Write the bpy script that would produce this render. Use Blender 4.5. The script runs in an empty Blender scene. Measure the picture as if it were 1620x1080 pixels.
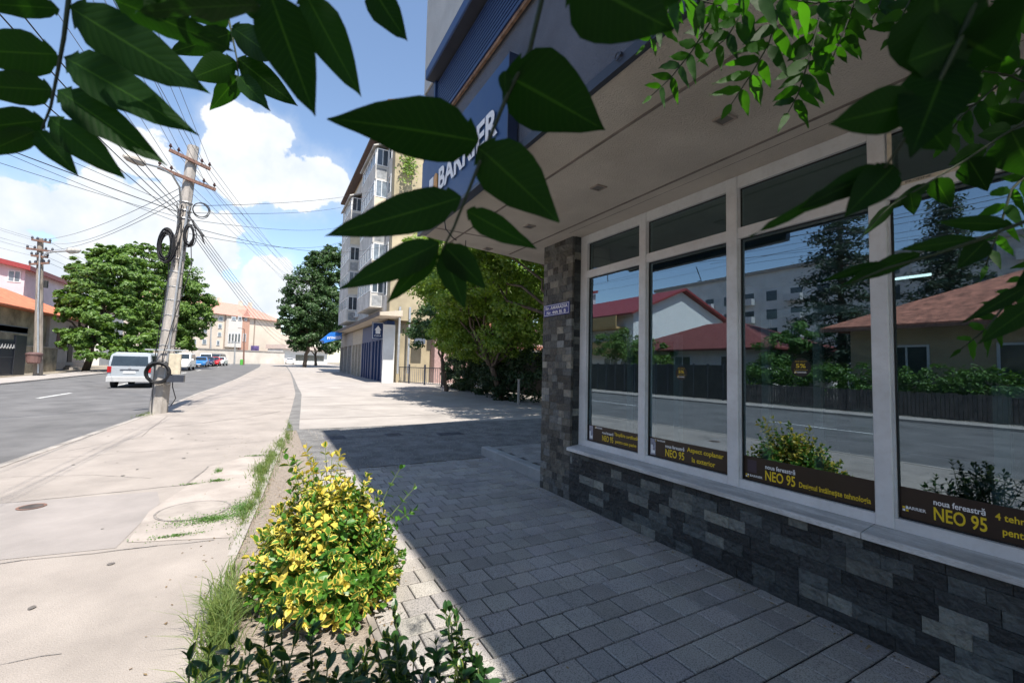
import bpy, math, random
import numpy as np
from mathutils import Vector, Matrix
R = math.radians
S = bpy.context.scene
COL = S.collection

# ------------------------------------------------------------------ camera
CAM_H = 1.6; FPX = 692.18
_y, _p, _r = R(-28.956), R(3.280), R(1.3276)
FWD = np.array([math.cos(_p)*math.cos(_y), math.cos(_p)*math.sin(_y), math.sin(_p)])
_rt = np.array([math.sin(_y), -math.cos(_y), 0.0]); _up = np.cross(_rt, FWD)
RT = math.cos(_r)*_rt + math.sin(_r)*_up; UP = -math.sin(_r)*_rt + math.cos(_r)*_up
cd = bpy.data.cameras.new("camera"); cam = bpy.data.objects.new("camera", cd); COL.objects.link(cam)
cd.sensor_width = 36; cd.lens = 36*FPX/1620; cd.clip_start = 0.03; cd.clip_end = 5000
mw = Matrix.Identity(4)
for i in range(3):
    mw[i][0] = RT[i]; mw[i][1] = UP[i]; mw[i][2] = -FWD[i]; mw[i][3] = (0, 0, CAM_H)[i]
cam.matrix_world = mw
cd.dof.use_dof = True; cd.dof.focus_distance = 9.0; cd.dof.aperture_fstop = 5.0
S.camera = cam

# ------------------------------------------------------------------ sun, sky, exposure
SUN_EL = 60.0; SUN_AZ = math.atan2(-0.06, -0.998)        # direction towards the sun (behind the viewer)
S.view_settings.view_transform = 'Standard'; S.view_settings.look = 'None'
S.view_settings.gamma = 1; S.view_settings.exposure = 0.9
sd = bpy.data.lights.new("sun", 'SUN'); sd.energy = 4.9; sd.angle = R(0.5); sd.color = (1, .94, .85)
sun = bpy.data.objects.new("sun", sd); COL.objects.link(sun)
_s = Vector((math.cos(R(SUN_EL))*math.cos(SUN_AZ), math.cos(R(SUN_EL))*math.sin(SUN_AZ), math.sin(R(SUN_EL))))
sun.rotation_euler = _s.to_track_quat('Z', 'Y').to_euler()

def nn(nt, t, **kw):
    n = nt.nodes.new(t)
    for k, v in kw.items():
        if k in n.inputs.keys(): n.inputs[k].default_value = v
        else: setattr(n, k, v)
    return n
def mth(nt, op, a, b=None, c=None):
    n = nt.nodes.new('ShaderNodeMath'); n.operation = op
    for i, v in enumerate((a, b, c)):
        if v is None: continue
        if isinstance(v, (int, float)): n.inputs[i].default_value = v
        else: nt.links.new(v, n.inputs[i])
    return n.outputs[0]
def ray(px, py):
    return FWD + RT*(px-810)/FPX - UP*(py-540)/FPX

def make_world():
    w = bpy.data.worlds.new("World"); S.world = w; w.use_nodes = True
    nt = w.node_tree; nt.nodes.clear(); L = nt.links
    out = nn(nt, 'ShaderNodeOutputWorld'); bg = nn(nt, 'ShaderNodeBackground'); bg.inputs[1].default_value = 0.125
    sky = nn(nt, 'ShaderNodeTexSky'); sky.sky_type = 'NISHITA'; sky.sun_disc = False
    sky.sun_elevation = R(SUN_EL); sky.sun_rotation = math.pi/2 - SUN_AZ
    sky.air_density = 1.05; sky.dust_density = 0.3; sky.ozone_density = 0.9
    tc = nn(nt, 'ShaderNodeTexCoord'); d = tc.outputs['Generated']
    # cloud noise is laid out on the direction sphere
    n1 = nn(nt, 'ShaderNodeTexNoise', Scale=5.0, Detail=9.0, Roughness=0.6); L.new(d, n1.inputs['Vector'])
    n2 = nn(nt, 'ShaderNodeTexNoise', Scale=17.0, Detail=7.0, Roughness=0.55); L.new(d, n2.inputs['Vector'])
    n3 = nn(nt, 'ShaderNodeTexNoise', Scale=2.6, Detail=5.0, Roughness=0.55); L.new(d, n3.inputs['Vector'])
    dens = None
    blobs = [(400, 262, 78, 66, 1), (470, 285, 90, 48, 1), (370, 205, 42, 42, 1), (520, 290, 46, 36, 1), (345, 245, 28, 50, 1), (430, 210, 42, 30, 1),
             (90, 340, 170, 62, 1), (-60, 390, 190, 120, 1), (215, 335, 105, 62, 1), (240, 410, 120, 60, 1), (40, 420, 240, 70, 1), (200, 240, 66, 46, .85),
             (430, 445, 52, 40, 1), (470, 465, 40, 40, 1), (380, 475, 90, 36, 1), (330, 390, 56, 64, 1), (-260, 200, 150, 60, .8),
             (800, 470, 120, 40, .9)]
    for (px, py, rx, ry, amp) in blobs:
        c = ray(px, py); k = np.linalg.norm(c); c = c/k
        rr = np.cross(c, (0, 0, 1)); rr /= np.linalg.norm(rr); uu = np.cross(rr, c)
        f = 1/k                                     # angular size shrinks off-axis
        def dot(v):
            q = nn(nt, 'ShaderNodeVectorMath', operation='DOT_PRODUCT'); L.new(d, q.inputs[0]); q.inputs[1].default_value = v
            return q.outputs['Value']
        a = mth(nt, 'MULTIPLY', dot(tuple(rr)), FPX/(rx*f)); b = mth(nt, 'MULTIPLY', dot(tuple(uu)), FPX/(ry*f))
        r = mth(nt, 'SQRT', mth(nt, 'ADD', mth(nt, 'MULTIPLY', a, a), mth(nt, 'MULTIPLY', b, b)))
        v = mth(nt, 'MULTIPLY', mth(nt, 'SUBTRACT', 1.0, r), amp)
        front = mth(nt, 'GREATER_THAN', dot(tuple(c)), 0.2)
        v = mth(nt, 'SUBTRACT', mth(nt, 'MULTIPLY', mth(nt, 'ADD', v, 2.0), front), 2.0)
        dens = v if dens is None else mth(nt, 'MAXIMUM', dens, v)
    # scattered clouds in the rest of the sky so that the panes have something to mirror
    sep = nn(nt, 'ShaderNodeSeparateXYZ'); L.new(d, sep.inputs[0])
    dx = mth(nt, 'GREATER_THAN', mth(nt, 'SUBTRACT', sep.outputs['Y'], mth(nt, 'MULTIPLY', sep.outputs['X'], 0.45)), 0.0)
    rest = mth(nt, 'MULTIPLY', mth(nt, 'SUBTRACT', n3.outputs['Fac'], 0.66), 4.0)
    rest = mth(nt, 'SUBTRACT', mth(nt, 'MULTIPLY', mth(nt, 'ADD', rest, 2.0), dx), 2.0)
    dens = mth(nt, 'MAXIMUM', dens, rest)
    nz = mth(nt, 'ADD', mth(nt, 'MULTIPLY', mth(nt, 'SUBTRACT', n1.outputs['Fac'], 0.5), 1.0), mth(nt, 'MULTIPLY', mth(nt, 'SUBTRACT', n2.outputs['Fac'], 0.5), 1.3))
    e = mth(nt, 'SUBTRACT', mth(nt, 'ADD', dens, nz), 0.10)
    mr = nn(nt, 'ShaderNodeMapRange', interpolation_type='SMOOTHSTEP'); L.new(e, mr.inputs[0])
    mr.inputs[1].default_value = 0.0; mr.inputs[2].default_value = 0.15
    thin = nn(nt, 'ShaderNodeMapRange', interpolation_type='SMOOTHSTEP'); L.new(e, thin.inputs[0])
    thin.inputs[1].default_value = -0.55; thin.inputs[2].default_value = 0.35; thin.inputs[4].default_value = 0.35
    al = mth(nt, 'MAXIMUM', mr.outputs[0], thin.outputs[0])
    cr = nn(nt, 'ShaderNodeMapRange'); L.new(mth(nt, 'ADD', mth(nt, 'MULTIPLY', n2.outputs['Fac'], .6), mth(nt, 'MULTIPLY', n1.outputs['Fac'], .6)), cr.inputs[0])
    cr.inputs[1].default_value = 0.42; cr.inputs[2].default_value = 0.74
    cc = nn(nt, 'ShaderNodeMix', data_type='RGBA'); L.new(cr.outputs[0], cc.inputs['Factor'])
    cc.inputs[6].default_value = (3.4, 3.8, 4.3, 1); cc.inputs[7].default_value = (4.6, 4.7, 4.8, 1)
    mx = nn(nt, 'ShaderNodeMix', data_type='RGBA'); L.new(al, mx.inputs['Factor']); L.new(sky.outputs[0], mx.inputs[6]); L.new(cc.outputs[2], mx.inputs[7])
    L.new(mx.outputs[2], bg.inputs[0]); L.new(bg.outputs[0], out.inputs[0])
make_world()

# ------------------------------------------------------------------ placing helpers (plain ray / plane geometry)
C0 = np.array([0, 0, CAM_H])
def at(px, py, X=None, Y=None, Z=None, D=None):
    d = ray(px, py)
    if D is not None: return Vector(C0 + d*D)
    if X is not None: k = X/d[0]
    elif Y is not None: k = Y/d[1]
    else: k = (Z-CAM_H)/d[2]
    return Vector(C0 + d*k)
def gz(X): return 0.012*min(max(0, X-30), 130)

# ------------------------------------------------------------------ materials
MATS = {}
def pmat(name, col, rough=.7, metal=0., var=.12, scale=6., bump=0., bscale=60., spec=.4, col2=None, attr=None, detail=6., speck=None, stretch=None):
    """procedural surface: two noises in the object's own space vary colour and relief"""
    if name in MATS: return MATS[name]
    m = bpy.data.materials.new(name); m.use_nodes = True; nt = m.node_tree; L = nt.links
    b = nt.nodes['Principled BSDF']
    b.inputs['Roughness'].default_value = rough; b.inputs['Metallic'].default_value = metal; b.inputs['Specular IOR Level'].default_value = spec
    tc = nn(nt, 'ShaderNodeTexCoord'); v = tc.outputs['Object']
    if stretch:
        mp = nn(nt, 'ShaderNodeMapping'); L.new(v, mp.inputs[0]); mp.inputs['Scale'].default_value = stretch; v = mp.outputs[0]
    n = nn(nt, 'ShaderNodeTexNoise', Scale=scale, Detail=detail, Roughness=.62); L.new(v, n.inputs['Vector'])
    c2 = col2 if col2 else tuple(min(1, c*(1+var*1.6)) for c in col)
    c1 = col if col2 else tuple(c*(1-var*1.6) for c in col)
    rp = nn(nt, 'ShaderNodeMapRange'); L.new(n.outputs['Fac'], rp.inputs[0]); rp.inputs[1].default_value = .3; rp.inputs[2].default_value = .7
    mx = nn(nt, 'ShaderNodeMix', data_type='RGBA'); L.new(rp.outputs[0], mx.inputs['Factor'])
    mx.inputs[6].default_value = (*c1, 1); mx.inputs[7].default_value = (*c2, 1)
    cur = mx.outputs[2]
    if attr:
        a = nn(nt, 'ShaderNodeAttribute'); a.attribute_name = attr
        q = nn(nt, 'ShaderNodeMix', data_type='RGBA', blend_type='MULTIPLY'); q.inputs['Factor'].default_value = 1
        L.new(a.outputs['Color'], q.inputs[6]); L.new(cur, q.inputs[7]); cur = q.outputs[2]
    if speck:
        sc, amt, scol = speck
        n4 = nn(nt, 'ShaderNodeTexNoise', Scale=sc, Detail=2.0, Roughness=.6); L.new(v, n4.inputs['Vector'])
        r4 = nn(nt, 'ShaderNodeMapRange'); L.new(n4.outputs['Fac'], r4.inputs[0]); r4.inputs[1].default_value = .5; r4.inputs[2].default_value = .62; r4.inputs[4].default_value = amt
        q = nn(nt, 'ShaderNodeMix', data_type='RGBA'); L.new(r4.outputs[0], q.inputs['Factor']); L.new(cur, q.inputs[6]); q.inputs[7].default_value = (*scol, 1); cur = q.outputs[2]
    L.new(cur, b.inputs['Base Color'])
    rr = nn(nt, 'ShaderNodeMapRange'); L.new(n.outputs['Fac'], rr.inputs[0]); rr.inputs[3].default_value = max(.03, rough-.1); rr.inputs[4].default_value = min(1, rough+.1)
    L.new(rr.outputs[0], b.inputs['Roughness'])
    if bump:
        n2 = nn(nt, 'ShaderNodeTexNoise', Scale=bscale, Detail=4.0); L.new(v, n2.inputs['Vector'])
        bp = nn(nt, 'ShaderNodeBump'); bp.inputs['Strength'].default_value = min(1, bump); bp.inputs['Distance'].default_value = .02*max(1, bump)
        L.new(n2.outputs['Fac'], bp.inputs['Height']); L.new(bp.outputs[0], b.inputs['Normal'])
    MATS[name] = m; return m

def leafmat(name, ca, cb, trans=.35, edge=None, edge_mix=0., rough=.35, vein=False, spec=.45, tcol=None):
    """leaf blade: per-leaf tint (attribute rnd), optional pale margin and midrib, light passes through"""
    m = bpy.data.materials.new(name); m.use_nodes = True; nt = m.node_tree; L = nt.links; nt.nodes.clear()
    out = nn(nt, 'ShaderNodeOutputMaterial'); b = nn(nt, 'ShaderNodeBsdfPrincipled'); b.inputs['Roughness'].default_value = rough
    b.inputs['Specular IOR Level'].default_value = spec
    a = nn(nt, 'ShaderNodeAttribute'); a.attribute_name = 'rnd'
    tc = nn(nt, 'ShaderNodeTexCoord'); n = nn(nt, 'ShaderNodeTexNoise', Scale=9.0, Detail=3.0); L.new(tc.outputs['Object'], n.inputs['Vector'])
    f = mth(nt, 'ADD', mth(nt, 'MULTIPLY', a.outputs['Fac'], .75), mth(nt, 'MULTIPLY', n.outputs['Fac'], .3))
    mx = nn(nt, 'ShaderNodeMix', data_type='RGBA'); L.new(f, mx.inputs['Factor']); mx.inputs[6].default_value = (*ca, 1); mx.inputs[7].default_value = (*cb, 1)
    cur = mx.outputs[2]
    if edge or vein:
        uv = nn(nt, 'ShaderNodeUVMap'); uv.uv_map = 'UVMap'; sp = nn(nt, 'ShaderNodeSeparateXYZ'); L.new(uv.outputs[0], sp.inputs[0])
        au = mth(nt, 'ABSOLUTE', mth(nt, 'SUBTRACT', mth(nt, 'MULTIPLY', sp.outputs[0], 2.0), 1.0))
    if edge:
        yel = nn(nt, 'ShaderNodeAttribute'); yel.attribute_name = 'yel'
        n5 = nn(nt, 'ShaderNodeTexNoise', Scale=70.0, Detail=2.0); L.new(tc.outputs['Object'], n5.inputs['Vector'])
        t = mth(nt, 'ADD', mth(nt, 'ADD', au, mth(nt, 'MULTIPLY', mth(nt, 'SUBTRACT', n5.outputs['Fac'], .5), .7)), mth(nt, 'SUBTRACT', mth(nt, 'MULTIPLY', yel.outputs['Fac'], 1.9), 1.2))
        mr = nn(nt, 'ShaderNodeMapRange'); L.new(t, mr.inputs[0]); mr.inputs[1].default_value = .12; mr.inputs[2].default_value = .3; mr.inputs[4].default_value = edge_mix
        q = nn(nt, 'ShaderNodeMix', data_type='RGBA'); L.new(mr.outputs[0], q.inputs['Factor']); L.new(cur, q.inputs[6]); q.inputs[7].default_value = (*edge, 1); cur = q.outputs[2]
    if vein:
        mid = nn(nt, 'ShaderNodeMapRange'); L.new(au, mid.inputs[0]); mid.inputs[1].default_value = .015; mid.inputs[2].default_value = .06; mid.inputs[3].default_value = .55; mid.inputs[4].default_value = 0.
        w = mth(nt, 'SINE', mth(nt, 'MULTIPLY', mth(nt, 'SUBTRACT', sp.outputs[1], mth(nt, 'MULTIPLY', au, .14)), 95.0))
        wv = nn(nt, 'ShaderNodeMapRange'); L.new(w, wv.inputs[0]); wv.inputs[1].default_value = .86; wv.inputs[2].default_value = 1.; wv.inputs[4].default_value = .10
        fm = mth(nt, 'MAXIMUM', mid.outputs[0], wv.outputs[0])
        q = nn(nt, 'ShaderNodeMix', data_type='RGBA'); L.new(fm, q.inputs['Factor']); L.new(cur, q.inputs[6]); q.inputs[7].default_value = (.030, .075, .012, 1); cur = q.outputs[2]
        bp = nn(nt, 'ShaderNodeBump'); bp.inputs['Strength'].default_value = .15; bp.inputs['Distance'].default_value = .001; L.new(w, bp.inputs['Height']); L.new(bp.outputs[0], b.inputs['Normal'])
    L.new(cur, b.inputs['Base Color'])
    tr = nn(nt, 'ShaderNodeBsdfTranslucent')
    g = nn(nt, 'ShaderNodeMix', data_type='RGBA', blend_type='MULTIPLY'); g.inputs['Factor'].default_value = 1; L.new(cur, g.inputs[6]); g.inputs[7].default_value = (*(tcol or (1.9, 1.9, .7)), 1)
    L.new(g.outputs[2], tr.inputs[0])
    ms = nn(nt, 'ShaderNodeMixShader'); ms.inputs[0].default_value = trans; L.new(b.outputs[0], ms.inputs[1]); L.new(tr.outputs[0], ms.inputs[2]); L.new(ms.outputs[0], out.inputs[0])
    return m

def emat(name, col, s):
    m = bpy.data.materials.new(name); m.use_nodes = True; nt = m.node_tree; nt.nodes.clear()
    o = nn(nt, 'ShaderNodeOutputMaterial'); e = nn(nt, 'ShaderNodeEmission'); e.inputs[0].default_value = (*col, 1); e.inputs[1].default_value = s
    nt.links.new(e.outputs[0], o.inputs[0]); return m

def glassmat(name, tint, ior, rough=.0, wave=0.):
    m = bpy.data.materials.new(name); m.use_nodes = True; nt = m.node_tree; nt.nodes.clear(); L = nt.links
    o = nn(nt, 'ShaderNodeOutputMaterial'); t = nn(nt, 'ShaderNodeBsdfTransparent'); t.inputs[0].default_value = (*tint, 1)
    g = nn(nt, 'ShaderNodeBsdfGlossy'); g.inputs['Roughness'].default_value = rough; g.inputs[0].default_value = (.66, .84, 1, 1)
    f = nn(nt, 'ShaderNodeFresnel'); f.inputs[0].default_value = ior
    if wave:
        tc = nn(nt, 'ShaderNodeTexCoord'); n = nn(nt, 'ShaderNodeTexNoise', Scale=1.3, Detail=1.0); L.new(tc.outputs['Object'], n.inputs['Vector'])
        bp = nn(nt, 'ShaderNodeBump'); bp.inputs['Strength'].default_value = wave; bp.inputs['Distance'].default_value = .01; L.new(n.outputs['Fac'], bp.inputs['Height'])
        L.new(bp.outputs[0], g.inputs['Normal'])
    x = nn(nt, 'ShaderNodeMixShader'); ge = nn(nt, 'ShaderNodeNewGeometry'); L.new(mth(nt, 'MULTIPLY', f.outputs[0], mth(nt, 'SUBTRACT', 1.0, ge.outputs['Backfacing'])), x.inputs[0]); L.new(t.outputs[0], x.inputs[1]); L.new(g.outputs[0], x.inputs[2]); L.new(x.outputs[0], o.inputs[0]); return m

# ------------------------------------------------------------------ mesh builder and scene tree helpers
def tag(o, label=None, cat=None, group=None, kind=None):
    if label: o['label'] = label
    if cat: o['category'] = cat
    if group: o['group'] = group
    if kind: o['kind'] = kind
    return o
def thing(name, loc, label, cat, group=None, rz=0):
    o = bpy.data.objects.new(name, None); COL.objects.link(o); o.location = loc; o.rotation_euler = (0, 0, rz); o.empty_display_size = .2
    return tag(o, label, cat, group)
def rootmat(o):
    while o.parent: o = o.parent
    return Matrix.Translation(o.location) @ o.rotation_euler.to_matrix().to_4x4()
class MB:
    def __init__(s): s.v = []; s.f = []; s.col = []; s.uv = []; s.rnd = []; s.yel = []
    def add(s, vs, fs, col=None):
        o = len(s.v); s.v += [tuple(v) for v in vs]; s.f += [tuple(i+o for i in f) for f in fs]; s.col += [col or (1, 1, 1)]*len(fs); return s
    def box(s, x0, x1, y0, y1, z0, z1, col=None):
        if x0 > x1: x0, x1 = x1, x0
        if y0 > y1: y0, y1 = y1, y0
        if z0 > z1: z0, z1 = z1, z0
        v = [(x0,y0,z0),(x1,y0,z0),(x1,y1,z0),(x0,y1,z0),(x0,y0,z1),(x1,y0,z1),(x1,y1,z1),(x0,y1,z1)]
        return s.add(v, [(0,3,2,1),(4,5,6,7),(0,1,5,4),(1,2,6,5),(2,3,7,6),(3,0,4,7)], col)
    def bbox(s, x0, x1, y0, y1, z0, z1, b, ax='z', col=None):
        """box with its four edges round one face chamfered (top z+ or y+)"""
        if ax == 'z':
            v = [(x0,y0,z0),(x1,y0,z0),(x1,y1,z0),(x0,y1,z0),(x0,y0,z1-b),(x1,y0,z1-b),(x1,y1,z1-b),(x0,y1,z1-b),(x0+b,y0+b,z1),(x1-b,y0+b,z1),(x1-b,y1-b,z1),(x0+b,y1-b,z1)]
        else:
            v = [(x0,y0,z0),(x0,y0,z1),(x1,y0,z1),(x1,y0,z0),(x0,y1-b,z0),(x0,y1-b,z1),(x1,y1-b,z1),(x1,y1-b,z0),(x0+b,y1,z0+b),(x0+b,y1,z1-b),(x1-b,y1,z1-b),(x1-b,y1,z0+b)]
        return s.add(v, [(0,3,2,1),(0,1,5,4),(1,2,6,5),(2,3,7,6),(3,0,4,7),(4,5,9,8),(5,6,10,9),(6,7,11,10),(7,4,8,11),(8,9,10,11)], col)
    def bar(s, a, b, w, h=None, up=(0, 0, 1)):
        a = Vector(a); b = Vector(b); h = h or w; d = (b-a).normalized(); u = Vector(up)
        if abs(d.dot(u)) > .98: u = Vector((1, 0, 0))
        r = d.cross(u).normalized(); u = r.cross(d)
        v = [p + r*(w/2*i) + u*(h/2*j) for p in (a, b) for i, j in ((-1,-1),(1,-1),(1,1),(-1,1))]
        return s.add(v, [(0,1,2,3),(7,6,5,4),(0,4,5,1),(1,5,6,2),(2,6,7,3),(3,7,4,0)])
    def tube(s, pts, rad, n=6, cap=True):
        pts = [Vector(p) for p in pts]
        if not hasattr(rad, '__len__'): rad = [rad]*len(pts)
        vs = []; u = None
        for i, p in enumerate(pts):
            d = (pts[min(i+1, len(pts)-1)] - pts[max(i-1, 0)]).normalized()
            if u is None: u = d.orthogonal().normalized()
            u = (u - d*u.dot(d)).normalized(); w = d.cross(u)
            for k in range(n):
                a = 2*math.pi*k/n; vs.append(p + (u*math.cos(a) + w*math.sin(a))*rad[i])
        fs = [(i*n+k, i*n+(k+1) % n, (i+1)*n+(k+1) % n, (i+1)*n+k) for i in range(len(pts)-1) for k in range(n)]
        if cap: fs += [tuple(range(n))[::-1], tuple((len(pts)-1)*n+k for k in range(n))]
        return s.add(vs, fs)
    def cyl(s, c, r, h, n=20, axis='z', r2=None):
        a = Vector(c); d = {'x': Vector((h,0,0)), 'y': Vector((0,h,0)), 'z': Vector((0,0,h))}[axis]
        return s.tube([a, a+d], [r, r if r2 is None else r2], n)
    def prism(s, poly, off):
        """closed polygon (3d points) extruded by the vector off"""
        n = len(poly); off = Vector(off); a = [Vector(p) for p in poly]
        return s.add(a + [p+off for p in a], [tuple(range(n))[::-1], tuple(range(n, 2*n))] + [(i, (i+1) % n, n+(i+1) % n, n+i) for i in range(n)])
    def build(s, name, mat, parent=None, smooth=False, label=None):
        me = bpy.data.meshes.new(name); vs = s.v
        if parent is not None:
            inv = np.array(rootmat(parent).inverted()); a = np.array(vs, dtype=float).reshape(-1, 3); vs = (a @ inv[:3, :3].T + inv[:3, 3]).tolist(); loc = None
        else:
            a = np.array(vs, dtype=float).reshape(-1, 3); c = (a.min(0)+a.max(0))/2; c[2] = a[:, 2].min(); vs = (a-c).tolist(); loc = c
        me.from_pydata(vs, [], s.f); me.materials.append(mat)
        if any(c != (1, 1, 1) for c in s.col):
            at_ = me.attributes.new('tint', 'FLOAT_COLOR', 'FACE'); at_.data.foreach_set('color', np.array([(*c, 1) for c in s.col], dtype=np.float32).ravel())
        if s.rnd and len(s.rnd) == len(s.f):
            at_ = me.attributes.new('rnd', 'FLOAT', 'FACE'); at_.data.foreach_set('value', np.array(s.rnd, dtype=np.float32))
        if s.yel and len(s.yel) == len(s.f):
            at_ = me.attributes.new('yel', 'FLOAT', 'FACE'); at_.data.foreach_set('value', np.array(s.yel, dtype=np.float32))
        if s.uv:
            ul = me.uv_layers.new(name='UVMap'); ul.data.foreach_set('uv', np.array(s.uv, dtype=np.float32).ravel())
        if smooth: me.polygons.foreach_set('use_smooth', [True]*len(me.polygons))
        me.update()
        o = bpy.data.objects.new(name, me); COL.objects.link(o)
        if parent is not None: o.parent = parent
        else: o.location = loc
        if label: o['label'] = label
        return o
def struct(name, mb, mat, **k): o = mb.build(name, mat, **k); o['kind'] = 'structure'; return o
def copy_tree(o, parent=None):
    c = o.copy(); COL.objects.link(c); c.parent = parent
    for ch in list(o.children): copy_tree(ch, c)
    return c
def text_mb(s, box_c, right, up, w, h, depth=.002, bold=.012):
    """lettering fitted into w x h, centred on box_c, lying in the plane of right / up"""
    cu = bpy.data.curves.new('lettering', 'FONT'); cu.body = s; cu.align_x = 'CENTER'; cu.offset = bold; cu.extrude = 0; cu.resolution_u = 3
    ob = bpy.data.objects.new('lettering', cu); COL.objects.link(ob)
    dg = bpy.context.evaluated_depsgraph_get(); me = ob.evaluated_get(dg).to_mesh()
    vs = np.array([v.co[:] for v in me.vertices]); fs = [tuple(p.vertices) for p in me.polygons]
    ob.evaluated_get(dg).to_mesh_clear(); bpy.data.objects.remove(ob); bpy.data.curves.remove(cu)
    lo, hi = vs.min(0), vs.max(0); c = (lo+hi)/2
    right = np.array(right, float); up = np.array(up, float); nrm = np.cross(right, up); bc = np.array(box_c, float)
    sx = w/(hi[0]-lo[0]); sy = h/(hi[1]-lo[1])
    P = bc + np.outer((vs[:, 0]-c[0])*sx, right) + np.outer((vs[:, 1]-c[1])*sy, up) + nrm*depth
    mb = MB(); mb.add(P.tolist(), fs); return mb
def join(*mbs):
    o = MB()
    for m in mbs: o.add(m.v, m.f)
    return o
rng = np.random.default_rng(7); random.seed(7)

# ------------------------------------------------------------------ palette
asphalt = pmat('asphalt', (.125, .122, .122), .85, var=.2, scale=.9, bump=.35, bscale=160, speck=(220, .35, (.20, .195, .19)))
pave_old = pmat('worn_pavement', (.325, .288, .258), .9, var=.13, scale=1.1, bump=.4, bscale=110, speck=(190, .5, (.17, .152, .142)))
concrete_l = pmat('light_concrete', (.345, .315, .29), .9, var=.12, scale=.7, bump=.35, bscale=90, speck=(150, .4, (.23, .205, .19)))
concrete = pmat('concrete', (.30, .275, .25), .85, var=.15, scale=3, bump=.3, bscale=70)
rough_as = pmat('rough_driveway', (.215, .21, .205), .92, var=.28, scale=2.4, bump=2.5, bscale=38, speck=(48, .75, (.09, .088, .085)))
soil = pmat('soil', (.29, .245, .205), .95, var=.18, scale=22, bump=1.2, bscale=60, speck=(90, .5, (.16, .13, .10)))
white_paint = pmat('road_paint', (.62, .62, .6), .7, var=.15, scale=4)
dark_earth = pmat('dry_ground', (.24, .21, .17), .95, var=.25, scale=.3, bump=.2, bscale=12)
pvc = pmat('white_pvc', (.62, .63, .64), .35, var=.07, scale=3, speck=(25, .12, (.42, .38, .33)))
plaster_dark = pmat('grey_blue_plaster', (.125, .14, .17), .9, var=.12, scale=2.2, bump=.9, bscale=95)
plaster_light = pmat('pale_plaster', (.52, .52, .5), .9, var=.08, scale=2, bump=.8, bscale=95)
soffit_m = pmat('cream_render', (.58, .53, .465), .92, var=.08, scale=1.5, bump=.8, bscale=110, speck=(1.3, .22, (.36, .30, .24)))
trim_dark = pmat('dark_metal_trim', (.035, .04, .055), .4, var=.1)
joint_m = pmat('joint_strip', (.20, .17, .15), .9, var=.2)
shutter_blue = pmat('blue_shutter', (.012, .035, .11), .45, var=.08)
sign_blue = pmat('blue_sign_face', (.015, .055, .16), .4, var=.05)
white_let = pmat('white_lettering', (.8, .8, .8), .5, var=.02)
yellow_let = pmat('yellow_lettering', (.72, .52, .02), .5, var=.03)
brown_film = pmat('dark_window_film', (.028, .017, .013), .35, var=.1)
orange_let = pmat('orange_emblem', (.62, .30, .07), .5, var=.05)
black_cable = pmat('black_cable', (.015, .015, .017), .55, var=.1)
grey_cable = pmat('grey_cable', (.12, .12, .13), .55, var=.1)
pole_conc = pmat('pole_concrete', (.36, .33, .30), .9, var=.2, scale=4, bump=.5, bscale=50, stretch=(1, 1, .3))
rust = pmat('rusty_steel', (.18, .10, .075), .8, var=.3, scale=12)
galv = pmat('galvanised_steel', (.45, .46, .47), .4, metal=.6, var=.1)
black_rub = pmat('black_rubber', (.02, .02, .02), .7, var=.1)
bark = pmat('bark', (.10, .075, .055), .95, var=.3, scale=9, bump=1., bscale=30, stretch=(1, 1, .25))
roof_orange = pmat('orange_roof_tiles', (.52, .17, .09), .85, var=.25, scale=2.5, bump=.6, bscale=14)
roof_red = pmat('red_metal_roof', (.26, .04, .04), .5, var=.12)
roof_old = pmat('old_clay_tiles', (.36, .15, .10), .9, var=.35, scale=3, bump=.8, bscale=12)
roof_pink = pmat('faded_roof_tiles', (.45, .24, .19), .9, var=.12, scale=3)
win_dark = pmat('dark_window_glass', (.03, .04, .05), .12, var=.3, scale=1.5, spec=.8)
win_grey = pmat('curtained_window_glass', (.16, .19, .22), .2, var=.4, scale=1.2, spec=.7)
stone_m = pmat('slate_tiles', (.72, .72, .72), .62, col2=(1.5, 1.45, 1.3), scale=14, bump=1.6, bscale=24, attr='tint', spec=.35)
paver_m = pmat('speckled_pavers', (.80, .80, .80), .9, col2=(1.16, 1.14, 1.11), scale=1.3, bump=.6, bscale=140, attr='tint', speck=(120, .62, (.085, .083, .08)))

# ------------------------------------------------------------------ ground, road, pavements
def interp(pts, X):
    xs = [p[0] for p in pts]; return float(np.interp(X, xs, [p[1] for p in pts]))
KERB = [(-60, 4.6), (0, 3.55), (9, 3.26), (16, 2.87), (26, 2.75), (42, 1.99), (82, 1.08), (110, 1.4), (150, 3.6), (170, 5)]
FARK = [(-60, 16), (0, 14.0), (20, 13.05), (37, 12.6), (60, 12.2), (90, 12.2), (120, 14), (170, 20)]
STRIP_L = [(11.5, -.42), (13, -.50), (15.3, -.66), (24.7, -1.25), (40, -1.75), (55, -2.15), (96, -2.85), (170, -2)]
def strip_y(pts, X, off=0): return interp(pts, X)+off
XS = [-60, -20, -5, 0, 2, 4, 6, 7, 8, 9, 10, 11, 11.5, 12, 14, 16, 18, 20, 22, 24, 26, 28, 30, 33, 36, 40, 45, 50, 55, 60, 70, 80, 90, 100, 110, 120, 135, 150, 160, 170]
def sheet(x0, x1, fa, fb, dz, xs=XS):
    xx = [x0]+[x for x in xs if x0 < x < x1]+[x1]; mb = MB(); v = []; f = []
    for x in xx: v += [(x, fa(x), gz(x)+dz), (x, fb(x), gz(x)+dz)]
    for i in range(len(xx)-1): f.append((2*i, 2*i+2, 2*i+3, 2*i+1))
    return mb.add(v, f)
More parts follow.
